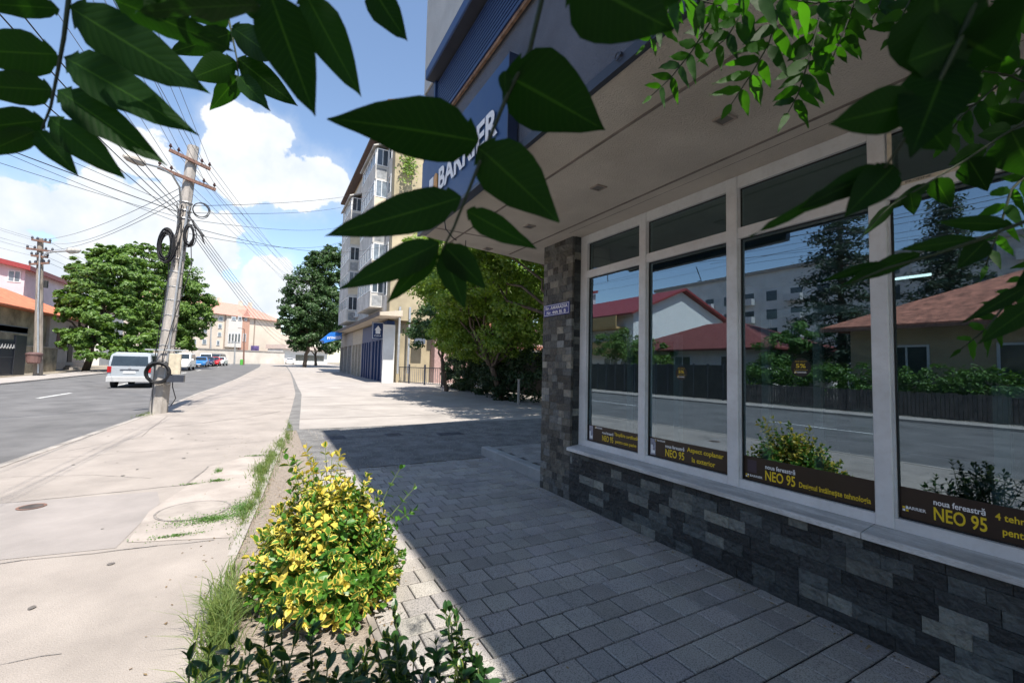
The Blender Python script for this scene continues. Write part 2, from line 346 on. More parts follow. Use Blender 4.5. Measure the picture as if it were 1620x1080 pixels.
def slab(x0, x1, fa, fb, dz, th, xs=XS):
    xx = [x0]+[x for x in xs if x0 < x < x1]+[x1]; mb = MB(); v = []; f = []
    for x in xx: z = gz(x)+dz; v += [(x, fa(x), z), (x, fb(x), z), (x, fb(x), z-th), (x, fa(x), z-th)]
    for i in range(len(xx)-1):
        for k in range(4): f.append((4*i+k, 4*i+(k+1) % 4, 4*i+4+(k+1) % 4, 4*i+4+k)[::-1])
    n = 4*(len(xx)-1); f += [(0, 1, 2, 3), (n+3, n+2, n+1, n)]
    return mb.add(v, f)
struct('ground', sheet(-60, 170, lambda x: -400, lambda x: 500, -.16, xs=[30, 160]).add([(170,-400,1.40),(2500,-2500,1.40),(2500,2500,1.40),(170,500,1.40),(-60,-400,-.16),(-1500,-1500,-.16),(-1500,1500,-.16),(-60,500,-.16)], [(0,1,2,3),(7,6,5,4)]), dark_earth)
kf = lambda x: interp(KERB, x); ff = lambda x: interp(FARK, x)
struct('road', sheet(-60, 170, kf, ff, -.07), asphalt)
struct('near_kerb', slab(-60, 170, kf, lambda x: kf(x)+.13, .008, .15), pmat('kerb_stone', (.33, .30, .27), .92, var=.28, scale=2.5, bump=.5, bscale=60))
struct('gutter_dirt', slab(-60, 170, lambda x: kf(x)-.0-.16-.05*math.sin(x*1.7), lambda x: kf(x)-.002, -.064, .004, xs=[-60+.8*i for i in range(288)]), pmat('gutter_dirt', (.17, .145, .12), .95, var=.35, scale=3, bump=.6, bscale=50))
struct('far_kerb', slab(-60, 170, lambda x: ff(x)-.14, ff, .02, .15), concrete_l)
sl = lambda x: interp([(-60, .55), (2, .28), (3.2, .26), (4, .18), (5.7, .02), (7.5, -.14), (10.5, -.38)]+STRIP_L, x)
struct('pavement', sheet(-60, 170, sl, kf, 0), pave_old)
struct('far_pavement', sheet(-60, 170, ff, lambda x: ff(x)+2.2, .02), concrete_l)
struct('planting_bed', sheet(-8, 11.6, lambda x: -.66, sl, -.012), soil)
struct('bed_kerb', slab(4.3, 10.4, sl, lambda x: sl(x)+.07, .012, .06), concrete_l)
struct('drainage_strip', sheet(11.5, 170, lambda x: interp(STRIP_L, x)-.28*min(1, max(.5, 25/(x+1))), lambda x: interp(STRIP_L, x), -.004), pmat('dark_strip', (.17, .165, .16), .9, var=.2, scale=2, bump=.5, bscale=60))
fcL = lambda x: interp(STRIP_L, x)-.28*min(1, max(.5, 25/(x+1)))
struct('forecourt', sheet(11.6, 170, lambda x: -16 if x < 30 else -14, fcL, 0), concrete_l)
struct('driveway', sheet(7.05, 11.6, lambda x: -16, lambda x: -.64, -.003), rough_as)
# seams in the concrete and road marks
seam = MB()
for x in (13.6, 17.5, 22, 28, 35, 43, 52):
    y0, y1 = -9, fcL(x); seam.add([(x, y0, gz(x)+.004), (x+.035, y0, gz(x)+.004), (x+.03, y1, gz(x)+.004), (x, y1, gz(x)+.004)], [(0, 1, 2, 3)])
p = [(13.2, -4.4), (15.0, -3.3), (17.5, -1.9)]
for a, b in zip(p, p[1:]): seam.add([(a[0], a[1], .0045), (a[0]+.03, a[1]+.03, .0045), (b[0]+.03, b[1]+.03, .0045), (b[0], b[1], .0045)], [(0, 1, 2, 3)])
struct('pavement_joints', seam, pmat('joint_dirt', (.12, .105, .095), .95, var=.3))
dash = MB()
for i in range(-5, 12):
    x0 = 24.1+9.2*i; yc = 7.8-.02*(x0-24)
    for k in range(2):
        a = x0+1.6*k; dash.add([(a, yc, gz(a)-.066), (a+1.6, yc-.03, gz(a+1.6)-.066), (a+1.6, yc+.1, gz(a+1.6)-.066), (a, yc+.13, gz(a)-.066)], [(0, 1, 2, 3)])
struct('road_markings', dash, white_paint)
# patches, cracks and covers in the near pavement
def patch(name, pts, z, mat): return struct(name, MB().add([(x, y, z) for x, y in pts], [tuple(range(len(pts)))]), mat)
patch('concrete_patch', [(4.75, .22), (5.0, 1.0), (5.9, 1.02), (6.9, .82), (8.0, .70), (8.6, .25), (8.4, -.13), (7.4, 0.0), (5.9, .16)], .004, pmat('pale_patch', (.345, .305, .275), .92, var=.16, scale=2, bump=.3, bscale=80, speck=(70, .4, (.33, .28, .24))))
patch('dark_patch', [(4.9, 1.05), (5.15, 3.0), (6.9, 3.0), (6.75, 1.1), (6.2, .98)], .003, pmat('dark_patch', (.29, .262, .246), .9, var=.12, scale=1.2, bump=.3, bscale=140, speck=(240, .35, (.2, .185, .175))))
stn = pmat('old_stain', (.21, .19, .175), .9, var=.3, scale=9)
def crack(pts, w, z=.006):
    mb = MB()
    P = []
    for a, b in zip(pts, pts[1:]):
        for k in range(6):
            t = k/6; P.append((a[0]+(b[0]-a[0])*t+random.uniform(-.015, .015), a[1]+(b[1]-a[1])*t+random.uniform(-.015, .015)))
    P.append(pts[-1])
    for a, b in zip(P, P[1:]):
        d = Vector((b[0]-a[0], b[1]-a[1])); n = Vector((-d.y, d.x)).normalized()*w*random.uniform(.35, .8)
        mb.add([(a[0]-n.x, a[1]-n.y, z), (b[0]-n.x, b[1]-n.y, z), (b[0]+n.x, b[1]+n.y, z), (a[0]+n.x, a[1]+n.y, z)], [(0, 1, 2, 3)])
    return mb
cr = MB()
for pts, w in [([(6.85, 3.1), (6.9, 1.6), (6.95, .85), (8.0, .72)], .012), ([(4.85, 3.2), (4.9, 1.6), (4.75, .35)], .010), ([(8.6, .3), (8.55, -.1)], .012), ([(12.5, 2.4), (14.5, .4), (16, -.4)], .02),
               ([(3.3, 2.6), (3.6, 1.9), (3.9, 1.7)], .005), ([(18, 2.2), (20, .3), (23, -1)], .02), ([(9.5, 3.0), (9.8, 1.0), (10.2, -.3)], .008)]:
    c = crack(pts, w); cr.add(c.v, c.f)
struct('pavement_cracks', cr, stn)
sp2 = MB(); prs2 = np.random.default_rng(9)
for k in range(46):
    x, y = prs2.uniform(2.6, 13), prs2.uniform(.4, 3.0); a0 = prs2.uniform(.008, .03)*(1.6 if prs2.random() < .15 else 1); b0 = a0*prs2.uniform(.5, 1)
    if 4.7 < x < 8.6 and y < 1.05: continue
    ph_ = prs2.uniform(0, 6.28); sp2.add([(x+a0*math.cos(t)*prs2.uniform(.8, 1.15), y+b0*math.sin(t)*prs2.uniform(.8, 1.15), .007) for t in np.linspace(0, 6.28, 10)[:-1]], [tuple(range(9))])
struct('pavement_spots', sp2, pmat('gum_spots', (.14, .125, .115), .9, var=.25, scale=20))
tr_ = crack([(3.1, 3.0), (3.05, 2.3), (3.35, 1.5), (3.3, .9)], .004); t2 = crack([(10.2, 2.9), (11.5, 2.2), (13.2, 2.3), (15.5, 2.4)], .009); tr_.add(t2.v, t2.f); t3 = crack([(8.3, 2.9), (8.0, 2.0), (7.5, 1.3)], .005); tr_.add(t3.v, t3.f)
struct('hairline_cracks', tr_, stn)
# round manhole with ring
mh = thing('manhole_cover', (5.75, .62, .0), 'round concrete manhole cover set in the pale patch beside the grass', 'manhole cover')
def ring(cx, cy, r0, r1, z, n=48):
    v = []; f = []
    for k in range(n):
        a = 2*math.pi*k/n; v += [(cx+r0*math.cos(a), cy+r0*math.sin(a), z), (cx+r1*math.cos(a), cy+r1*math.sin(a), z)]
    for k in range(n): f.append((2*k, 2*k+1, 2*((k+1) % n)+1, 2*((k+1) % n)))
    return MB().add(v, f)
MB().cyl((5.75, .62, .002), .31, .008, 40).build('lid', pmat('lid_concrete', (.32, .285, .255), .92, var=.14, scale=4, bump=.4, bscale=90), mh); ring(5.75, .62, .315, .335, .0095).build('rim', stn, mh)
wc = thing('valve_cover', (6.57, 2.12, 0), 'small dark round valve cover at the left edge of the pavement', 'valve cover')
MB().cyl((6.57, 2.12, .001), .09, .008, 24).build('lid', pmat('dark_iron', (.07, .06, .055), .8, var=.3), wc); ring(6.57, 2.12, .092, .115, .0092).build('rim', rust, wc)

# pavers: 20 cm concrete blocks in running bond
pv = MB(); prs = np.random.default_rng(3)
x = 7.02
row = 0
while x > -3.2:
    ys = [-.66]
    cur = -.66 - (.1 if row % 2 else .2)
    while cur > -3.40: ys.append(cur); cur -= .2
    ys.append(-3.45)
    for a, b in zip(ys, ys[1:]):
        if abs(a-b) < .03: continue
        t = .38*prs.uniform(.84, 1.12); tint = (t*1.03, t*prs.uniform(.955, .985), t*prs.uniform(.87, .94)); z = prs.uniform(-.004, .003)
        pv.bbox(x-.2+.0052, x-.0052, b+.0052, a-.0052, -.05, z, .005, col=tint)
    x -= .2; row += 1
struct('paved_walk', pv, paver_m)
struct('paver_joints', sheet(-3.3, 7.05, lambda x: -3.5, lambda x: -.65, -.011), pmat('joint_sand', (.028, .026, .024), .95, var=.3, scale=8))
struct('bed_edging', MB().box(-3.2, 7.0, -.655, -.615, -.06, .004), pmat('bed_edge', (.25, .225, .2), .92, var=.25, scale=8))
# raised paved step behind the pillar
struct('side_kerb', MB().bbox(5.03, 5.9, -3.57, -3.41, -.05, .152, .015).bbox(5.905, 6.6, -3.58, -3.42, -.05, .15, .015).bbox(6.605, 7.25, -3.59, -3.43, -.05, .149, .015), pmat('grey_kerb', (.30, .30, .29), .85, var=.1, scale=3, bump=.4, bscale=60))
sp_ = MB(); row = 0; x = 7.2
while x > 5.0:
    y = -3.59 - (.1 if row % 2 else 0)
    while y > -6.4:
        t = .34*prs.uniform(.85, 1.12); sp_.bbox(x-.195, x-.005, y-.195, y-.005, .03, .135+prs.uniform(-.002, .002), .004, col=(t, t*.97, t*.93)); y -= .2
    x -= .2; row += 1
struct('side_platform_paving', sp_, paver_m)
struct('side_platform', MB().box(5.0, 7.24, -6.4, -3.595, -.05, .12), pmat('platform_base', (.10, .095, .09), .95, var=.2))
# grey stains where iron covers lie in the driveway
for i, (px, py, w, h) in enumerate([(530, 692, .42, .2), (622, 687, .36, .16), (712, 686, .6, .16)]):
    c = at(px, py, Z=0); g_ = MB(); g_.bbox(c.x-h, c.x+h, c.y-w/2, c.y+w/2, -.03, .006, .003)
    for k in range(5): g_.box(c.x-h+.03+k*h*.38, c.x-h+.05+k*h*.38, c.y-w/2+.02, c.y+w/2-.02, .006, .012)
    tag(g_.build('drain_cover', pmat('drain_iron', (.10, .10, .115), .7, var=.25)), ['flat iron drain cover nearest the corner of the building shadow', 'flat iron drain cover, middle one of three in the rough driveway', 'flat iron drain cover closest to the raised kerb'][i], 'drain cover', 'drain covers in the driveway')

# ================================================================== the shop building on the right
YW = -3.26; YG = -3.38
shop = thing('shop_building', (-1, -3.26, 0), 'grey shop building with slate clad base, big white framed windows and a cream overhang', 'building')
srs = np.random.default_rng(11)
def slate_tint(warm=False):
    k = srs.random()
    if warm:
        b = srs.choice([.05, .085, .12, .17, .24], p=[.22, .32, .26, .14, .06])*srs.uniform(.8, 1.2); w = srs.random(); b *= .88; return (b*(.92+.14*w), b, b*(1.06-.2*w))
    if k < .45: b = srs.uniform(.020, .045); c = (b*.86, b*1.0, b*1.10)
    elif k < .80: b = srs.uniform(.05, .095); c = (b*.86, b*1.0, b*1.06)
    elif k < .95: b = srs.uniform(.10, .18); c = (b*.92, b*1.0, b*.98)
    else: b = srs.uniform(.16, .25); c = (b*.95, b, b*.93)
    return c
def slate(u0, u1, z0, z1, hrow, wmin, wmax, place):
    """rows of split slate pieces; place(u0,u1,z0,z1,depth) -> box arguments"""
    mb = MB(); z = z0
    while z < z1-.01:
        h = min(hrow, z1-z); u = u0
        while u < u1-.005:
            w = srs.uniform(wmin, wmax); 
            if u+w > u1-.04: w = u1-u
            place(mb, u, u+w, z, z+h, srs.uniform(0.0, .007), slate_tint(place is pl_pillar)); u += w
        z += h
    return mb
def pl_front(mb, a, b, z0, z1, d, c): mb.bbox(a+.0008, b-.0008, YW-.03, YW+d, z0+.0008, z1-.0008, .002, ax='y', col=c)
def pl_pillar(*a): pl_front(*a)
slate(-13.0, 4.37, 0, .62, .0885, .12, .27, pl_front).build('stone_base', stone_m, shop)
mbp = slate(4.37, 5.02, 0, 3.25, .0885, .09, .2, pl_pillar)
def pl_ret(mb, a, b, z0, z1, d, c): mb.box(4.365-d, 4.385, a, b-.001, z0+.001, z1-.001, c)
r2 = slate(-3.45, -3.291, .66, 3.25, .0885, .158, .17, pl_ret); mbp.add(r2.v, r2.f); mbp.col[-len(r2.f):] = r2.col
def pl_end(mb, a, b, z0, z1, d, c): mb.box(5.0, 5.022+d, a, b-.001, z0+.001, z1-.001, c)
r3 = slate(-3.9, -3.262, 0, 3.25, .0885, .12, .25, pl_end); mbp.add(r3.v, r3.f); mbp.col[-len(r3.f):] = r3.col
mbp.build('stone_pillar', stone_m, shop)
MB().box(-13, 4.36, -3.5, YW-.032, 0, .60).box(4.39, 4.995, -3.88, YW-.032, 0, 3.249).box(4.9, 4.98, -11, -3.9, 0, 3.249).box(-13, 4.9, -11, -10.9, 0, 3.249).build('inner_wall', pmat('side_wall_plaster', (.38, .35, .31), .9, var=.12), shop)
MB().box(-13, 4.89, -10.88, -3.52, .02, .08).build('shop_floor', pmat('shop_tiles', (.22, .21, .2), .5, var=.1), shop)
MB().box(-13, 4.89, -10.88, -3.47, 3.18, 3.235).build('shop_ceiling', pmat('shop_ceiling', (.5, .52, .5), .9, var=.05), shop)
MB().box(-13, 4.89, -8.2, -8.1, .09, 3.17).box(.3, .4, -8.09, -6.5, .09, 3.17).build('shop_partition', pmat('shop_wall', (.34, .36, .35), .9, var=.08), shop)
# overhang and upper storeys (the end is cut at a slight angle)
ZR = 9.9
plan = [(-13, -1.6), (5.42, -1.6), (5.95, -4.2), (7.3, -11.0), (-13, -11.0)]
MB().prism([(x, y, 3.25) for x, y in plan], (0, 0, .05)).build('overhang_soffit', soffit_m, shop)
up_ = MB()
up_.prism([(x, y, 3.30) for x, y in [(-13, -1.62), (5.40, -1.62), (5.93, -4.2), (7.28, -10.9), (-13, -10.9)]], (0, 0, ZR-3.30))
up_.build('upper_wall', plaster_dark, shop)
MB().box(-13, 5.41, -1.62, -1.602, 5.095, ZR-.02).build('upper_wall_panel', plaster_light, shop)
MB().box(-13, 5.44, -1.622, -1.585, 3.235, 3.30).build('fascia_trim', trim_dark, shop)
MB().box(-13.1, 5.5, -1.9, -1.5, ZR, ZR+.12).build('roof_edge', trim_dark, shop)
j = MB()
for yj in (-2.05, -3.02): j.box(-13, 5.6, yj-.011, yj+.011, 3.244, 3.2505)
for yj in (-3.15,): j.box(-13, 4.3, yj-.002, yj+.002, 3.2475, 3.2505)
j.box(5.0, 5.03, -2.9, -1.6, 3.2475, 3.2505)
j.build('soffit_joint', joint_m, shop)
for i, (lx, ly) in enumerate([(1.77, -2.53), (3.05, -2.55), (4.34, -2.6), (5.5, -2.62)]):
    lf = MB()
    s = .055
    for a, b, c, d in ((-s, s, -s, -s+.012), (-s, s, s-.012, s), (-s, -s+.012, -s+.012, s-.012), (s-.012, s, -s+.012, s-.012)): lf.box(lx+a, lx+b, ly+c, ly+d, 3.238, 3.2495)
    l = lf.build('recessed_light', pmat('lamp_frame', (.33, .28, .24), .5), shop)
    MB().box(lx-s+.013, lx+s-.013, ly-s+.013, ly+s-.013, 3.243, 3.2494).build('lens', pmat('unlit_lens', (.12, .11, .10), .3), l)
MB().tube([(5.3, -2.2, 3.25), (5.31, -2.2, 3.12), (5.29, -2.21, 2.98)], .006, 5).build('hanging_wire', black_cable, shop)
# upper window with closed blue roller shutter
sh = MB(); z = 4.42
while z < 4.90:
    sh.add([(-3.5, -1.60, z), (4.8, -1.60, z), (4.8, -1.60, z+.008), (-3.5, -1.60, z+.008), (-3.5, -1.572, z+.012), (4.8, -1.572, z+.012), (4.8, -1.572, z+.036), (-3.5, -1.572, z+.036), (-3.5, -1.6, z+.04), (4.8, -1.6, z+.04)],
           [(3, 2, 1, 0), (3, 4, 5, 2)[::-1], (4, 7, 6, 5)[::-1], (7, 8, 9, 6)[::-1]]); z += .04
sh = sh.build('roller_shutter', shutter_blue, shop)
MB().box(4.80, 4.85, -1.6, -1.55, 4.40, 4.93).box(-3.5, 4.79, -1.6, -1.56, 4.395, 4.42).build('shutter_rail', shutter_blue, sh)
bx = MB().prism([(-3.8, -1.6, 4.935), (-3.8, -1.46, 4.935), (-3.8, -1.45, 4.945), (-3.8, -1.45, 5.05), (-3.8, -1.46, 5.06), (-3.8, -1.6, 5.09)], (8.67, 0, 0)).build('shutter_box', pmat('shutter_box_blue', (.02, .055, .16), .45, var=.06), shop)
MB().box(-3.75, 4.85, -1.59, -1.465, 4.928, 4.934).build('box_underside', trim_dark, bx)
MB().box(-3.5, 5.0, -1.60, -1.575, 4.36, 4.394).build('shutter_ledge', pmat('rusty_ledge', (.24, .15, .10), .9, var=.3, scale=14), shop)
hk = at(978, 90, Y=-1.58)
MB().tube([(hk.x+.02*math.cos(a), -1.575, hk.z+.02*math.sin(a)) for a in np.linspace(0, 5.6, 12)], .004, 5).box(hk.x-.03, hk.x-.015, -1.6, -1.57, hk.z-.008, hk.z+.008).build('wall_hook', trim_dark, shop)

# window bays: frame (part) > panes (sub-parts)
glass = glassmat('shop_glass', (.52, .62, .62), 3.2)
glass_up = glassmat('upper_pane_glass', (.70, .77, .74), 2.3)
ZB, ZS = .665, .735
MUL = [(4.30, 4.235), (3.36, 3.265), (2.35, 2.25), (1.335, 1.24), (-.22, -.32), (-1.9, -2.0), (-3.6, -3.7), (-5.4, -5.5)]
for i in range(len(MUL)-1):
    xl = MUL[i][1]; xr = MUL[i+1][0]; f = MB(); zt = (2.71, 2.80)
    if i == 0: f.box(4.235, 4.36, -3.45, YG, ZB, 3.245)
    f.bbox(MUL[i+1][1], MUL[i+1][0], -3.46, YG+.012, ZB, 3.245, .006, ax='y')
    f.box(xr, xl, -3.455, YG, ZB, ZS); f.box(xr, xl, -3.455, YG, 3.14, 3.246); f.box(xr, xl, -3.455, YG, *zt)
    # inner bead lines
    for za, zb_ in ((ZS, zt[0]), (zt[1], 3.14)):
        for (a, b, c, d) in ((xr, xr+.008, za, zb_), (xl-.008, xl, za, zb_)): f.box(a, b, -3.45, -3.396, c+.0, d)
    w = f.build('window', pvc, shop)
    MB().box(xr+.008, xl-.008, -3.430, -3.424, ZS, zt[0]).build('pane', glass, w)
    MB().box(xr+.008, xl-.008, -3.430, -3.424, zt[1], 3.14).build('pane', glass_up, w)
    gk = MB(); b = .006
    for za, zb_ in ((ZS, zt[0]), (zt[1], 3.14)):
        for (x0, x1, z0, z1) in ((xr+.008, xl-.008, za, za+b), (xr+.008, xl-.008, zb_-b, zb_), (xr+.008, xr+.014, za+b, zb_-b), (xl-.014, xl-.008, za+b, zb_-b)): gk.box(x0, x1, -3.4235, -3.41, z0, z1)
    gk.build('gasket', black_rub, w)
# protective tape left on the upper frame by the fourth bay
tp = MB(); tapem = pmat('film_tape', (.55, .50, .40), .6, var=.1, scale=20)
tp.box(-.2, 1.20, YG+.0005, YG+.004, 2.775, 2.798).box(-.2, 1.20, YG+.0005, YG+.004, 3.15, 3.19).box(1.205, 1.228, YG+.0005, YG+.004, 2.80, 3.14)
tp = tp.build('protective_tape', tapem, shop)
bl = MB()
for cx in (1.08, .82, .55, .28): t = text_mb('PROFINE', (cx, YG+.0045, 2.787), (-1, 0, 0), (0, 0, 1), .12, .013); bl.add(t.v, t.f)
for cx in (1.05, .75, .42): t = text_mb('PROFINE', (cx, YG+.0045, 3.17), (-1, 0, 0), (0, 0, 1), .16, .02); bl.add(t.v, t.f)
bl.build('tape_print', trim_dark, tp)
# sill in two lengths
sl_m = pmat('sill_pvc', (.50, .50, .49), .5, var=.22, scale=4, stretch=(.6, 3, 3), speck=(60, .35, (.25, .22, .19)))
def sillmb(x0, x1): return MB().prism([(x0, -3.379, .664), (x0, -3.379, .630), (x0, -3.205, .608), (x0, -3.20, .606), (x0, -3.20, .636), (x0, -3.207, .643)], (x1-x0, 0, 0))
sillmb(1.345, 4.36).build('window_sill', sl_m, shop); sillmb(-13, 1.340).build('window_sill', sl_m, shop)
# behind the glass
for i, (cx, cy, w_, h_, z0) in enumerate([(3.75, -4.0, .8, 1.9, .1), (2.1, -4.3, 1.0, 2.1, .1), (.3, -4.0, 1.3, 1.45, .1)]):
    d = thing('display_window', (cx, cy, z0), ['white sample window on a stand behind the first shop pane', 'white sample window standing behind the second shop pane', 'wide white sample frame standing behind the fourth shop pane'][i], 'display window', 'sample windows inside the shop')
    f = MB(); f.box(cx-w_/2, cx-w_/2+.07, cy-.04, cy+.03, z0, z0+h_).box(cx+w_/2-.07, cx+w_/2, cy-.04, cy+.03, z0, z0+h_).box(cx-w_/2+.07, cx+w_/2-.07, cy-.04, cy+.03, z0+h_-.07, z0+h_).box(cx-w_/2+.07, cx+w_/2-.07, cy-.04, cy+.03, z0, z0+.12).box(cx-.03, cx+.03, cy-.04, cy+.03, z0+.12, z0+h_-.07)
    f.build('frame', pvc, d); MB().box(cx-w_/2+.07, cx+w_/2-.07, cy-.012, cy-.006, z0+.12, z0+h_-.07).build('glass', glass_up, d)
dk = thing('desk', (2.2, -6.4, .09), 'dark office desk inside the shop behind the third pane', 'desk')
MB().bbox(1.4, 3.0, -6.8, -6.0, .78, .81, .01).build('desktop', pmat('dark_laminate', (.07, .065, .07), .4), dk)
for sx in (1.45, 2.95):
    MB().box(sx-.02, sx+.02, -6.75, -6.05, .09, .779).build('leg', pvc, dk)
ch = thing('office_chair', (.7, -5.6, .09), 'dark padded office chair inside the shop behind the fourth pane', 'chair')
MB().bbox(.45, .95, -5.85, -5.35, .5, .58, .03).build('seat', black_rub, ch); MB().bbox(.45, .95, -5.9, -5.83, .6, 1.2, .03, ax='y').build('backrest', black_rub, ch)
MB().cyl((.7, -5.6, .13), .03, .37).bar((.4, -5.6, .12), (1.0, -5.6, .12), .04).bar((.7, -5.9, .12), (.7, -5.3, .12), .04).build('base', galv, ch)
for i in range(2):
    c = at(1440, 440-6*i, Y=-5.6-.5*i); tl = thing('ceiling_tube_lamp', (c.x, c.y, c.z), ['lit ceiling tube lamp nearer the fourth shop pane', 'lit ceiling tube lamp farther inside behind the fourth pane'][i], 'lamp', 'lit tubes inside the shop')
    MB().box(c.x-.17, c.x+.17, c.y-.04, c.y+.04, c.z+.022, c.z+.06).tube([(c.x, c.y, c.z+.06), (c.x, c.y, 3.18)], .006, 5).build('housing', pvc, tl)
    MB().tube([(c.x-.16, c.y, c.z+.01), (c.x+.16, c.y, c.z+.01)], .012, 8).build('tube', emat('lit_tube', (.9, .97, 1), 2.), tl)

# printed films on the panes (outside face)
XR, UPV = (-1, 0, 0), (0, 0, 1)
YF = -3.4225
def banner(i, x1, x0, label, lines):
    """x1 = left edge as seen (larger X), x0 = right edge; lines: (text, u, w, v, width_v, colour)"""
    t = thing('window_banner', ((x0+x1)/2, YF, .742), label, 'banner', 'printed films along the window bottoms')
    MB().box(x0, x1, YF-.001, YF, .742, .925).build('film', brown_film, t)
    W = x1-x0; H = .183; g = {}
    for (s, u, w, v, h, col) in lines:
        m = text_mb(s, (x1-(u+w/2)*W, YF+.0008, .742+(v+h/2)*H), XR, UPV, w*W, h*H, .0006, .018)
        if col in g: g[col] = join(g[col], m)
        else: g[col] = m
    for col, m in g.items(): m.build('lettering', {'y': yellow_let, 'w': white_let}[col], t)
    return t, W, H
def logo(t, x, z, s, parent_col='w'):
    y = YF+.0012
    MB().box(x-s*.45, x, y-.0004, y, z, z+s*.45).box(x-s, x-s*.55, y-.0004, y, z+s*.55, z+s).build('emblem', white_let, t)
    MB().box(x-s, x-s*.55, y-.0004, y, z, z+s*.45).box(x-s*.45, x, y-.0004, y, z+s*.55, z+s).build('emblem', yellow_let, t)
BT = 'noua fereastr\u0103'
b1, W, H = banner(1, 4.222, 3.378, 'dark film strip on the first pane reading Tamplarie certificata pentru case pasive', [(BT, .30, .22, .58, .18, 'w'), ('NEO 95', .30, .22, .14, .36, 'y'), ('T\u00e2mpl\u0103rie certificat\u0103', .54, .42, .56, .28, 'y'), ('pentru case pasive', .56, .38, .14, .24, 'y'), ('BARRIER', .17, .13, .84, .1, 'w')])
def lbox(t, x, z0, h):
    y = YF+.0012; w = h*.42
    MB().box(x-w, x, y-.0005, y, z0, z0+h).build('picture', pmat('profile_picture', (.30, .30, .36), .5, var=.3, scale=20), t)
    MB().box(x-w*.45, x-w*.15, y+.0001, y+.0005, z0+h*.1, z0+h*.62).box(x-w*.9, x-w*.45, y+.0001, y+.0005, z0+h*.1, z0+h*.3).build('profile_section', white_let, t)
lbox(b1, 4.205, .75, .165); logo(b1, 4.10, .893, .022)
b2, W, H = banner(2, 3.252, 2.364, 'dark film strip on the second pane reading Aspect coplanar la exterior', [(BT, .235, .25, .58, .2, 'w'), ('NEO 95', .235, .25, .12, .40, 'y'), ('Aspect coplanar', .52, .42, .54, .3, 'y'), ('la exterior', .58, .27, .14, .25, 'y'), ('BARRIER', .12, .115, .83, .085, 'w')])
lbox(b2, 3.235, .75, .16); logo(b2, 3.185, .888, .024)
b3, W, H = banner(3, 2.238, 1.349, 'dark film strip on the third pane reading Designul intalneste tehnologia', [(BT, .20, .25, .60, .2, 'w'), ('NEO 95', .20, .25, .12, .42, 'y'), ('Designul \u00eent\u00e2lne\u0219te tehnologia', .48, .49, .1, .27, 'y'), ('BARRIER', .06, .115, .14, .09, 'w')])
logo(b3, 2.22, .758, .026)
u4 = lambda px: (1.226-at(px, 830, Y=YF).x)/1.432
b4, W, H = banner(4, 1.226, -.206, 'dark film strip on the fourth pane reading 4 tehnologii', [(BT, u4(1478), u4(1560)-u4(1478), .62, .2, 'w'), ('NEO 95', u4(1478), u4(1562)-u4(1478), .14, .42, 'y'), ('4 tehnologii', u4(1575), u4(1668)-u4(1575), .52, .26, 'y'), ('pentru case', u4(1586), u4(1676)-u4(1586), .12, .24, 'y'), ('BARRIER', u4(1434), u4(1466)-u4(1434), .30, .1, 'w')])
logo(b4, 1.215, .782, .028)
MB().box(2.13, 2.205, YF+.0003, YF+.0008, .80, .90).build('picture', pmat('dim_picture', (.05, .035, .05), .4), b3)
for i, (px, py, r_, lab) in enumerate([(1078, 590, .058, 'round black five percent sticker on the second pane'), (1267, 581, .062, 'round black five percent sticker on the third pane')]):
    c = at(px, py, Y=YF); t = thing('discount_sticker', (c.x, YF, c.z), lab, 'sticker', 'round stickers on the panes')
    MB().cyl((c.x, YF, c.z), r_*1.12, .0008, 40, 'y').build('disc', pmat('black_film', (.012, .012, .012), .3), t)
    y = YF+.0012; m = text_mb('5%', (c.x, y, c.z+.012), XR, UPV, r_*1.1, r_*.5, .0004)
    m2 = text_mb('ofer\u0103 reducere', (c.x, y, c.z+.045), XR, UPV, r_*1.3, .009, .0004, .0)
    join(m, m2, text_mb('la gama de produse', (c.x, y, c.z-.018), XR, UPV, r_*1.5, .008, .0004, .0)).build('lettering', yellow_let, t)
    text_mb('BARRIER', (c.x-.008, y, c.z-.036), XR, UPV, r_*1.0, .012, .0004).build('lettering', white_let, t)
    logo(t, c.x+.045, c.z-.043, .014)

# street name plate on the pillar
pl0 = at(863, 475, Y=YW+.012); pl1 = at(904, 497, Y=YW+.012)
px0, px1 = 4.405, 4.985; pzc = at(884, 488.5, Y=YW+.02).z; ph = .078
pt = thing('street_name_plate', ((px0+px1)/2, YW+.01, pzc-ph), 'small blue enamel street name plate with white lettering on the slate pillar', 'street sign')
MB().bbox(px0, px1, YW+.008, YW+.016, pzc-ph, pzc+ph, .003, ax='y').build('plate', pmat('enamel_blue', (.015, .03, .22), .3), pt)
br = MB(); y = YW+.0165
for a, b, c, d in ((px0+.012, px1-.012, pzc+ph-.016, pzc+ph-.011), (px0+.012, px1-.012, pzc-ph+.011, pzc-ph+.016), (px0+.012, px0+.017, pzc-ph+.0165, pzc+ph-.0165), (px1-.017, px1-.012, pzc-ph+.0165, pzc+ph-.0165)): br.box(a, b, y-.0005, y, c, d)
br.build('border', white_let, pt)
join(text_mb('Str. AMARADIA', ((px0+px1)/2, y, pzc+.030), XR, UPV, .50, .044, .0005, .016), text_mb('Nr. 44A Bl. B', ((px0+px1)/2, y, pzc-.032), XR, UPV, .43, .044, .0005, .016)).build('lettering', white_let, pt)

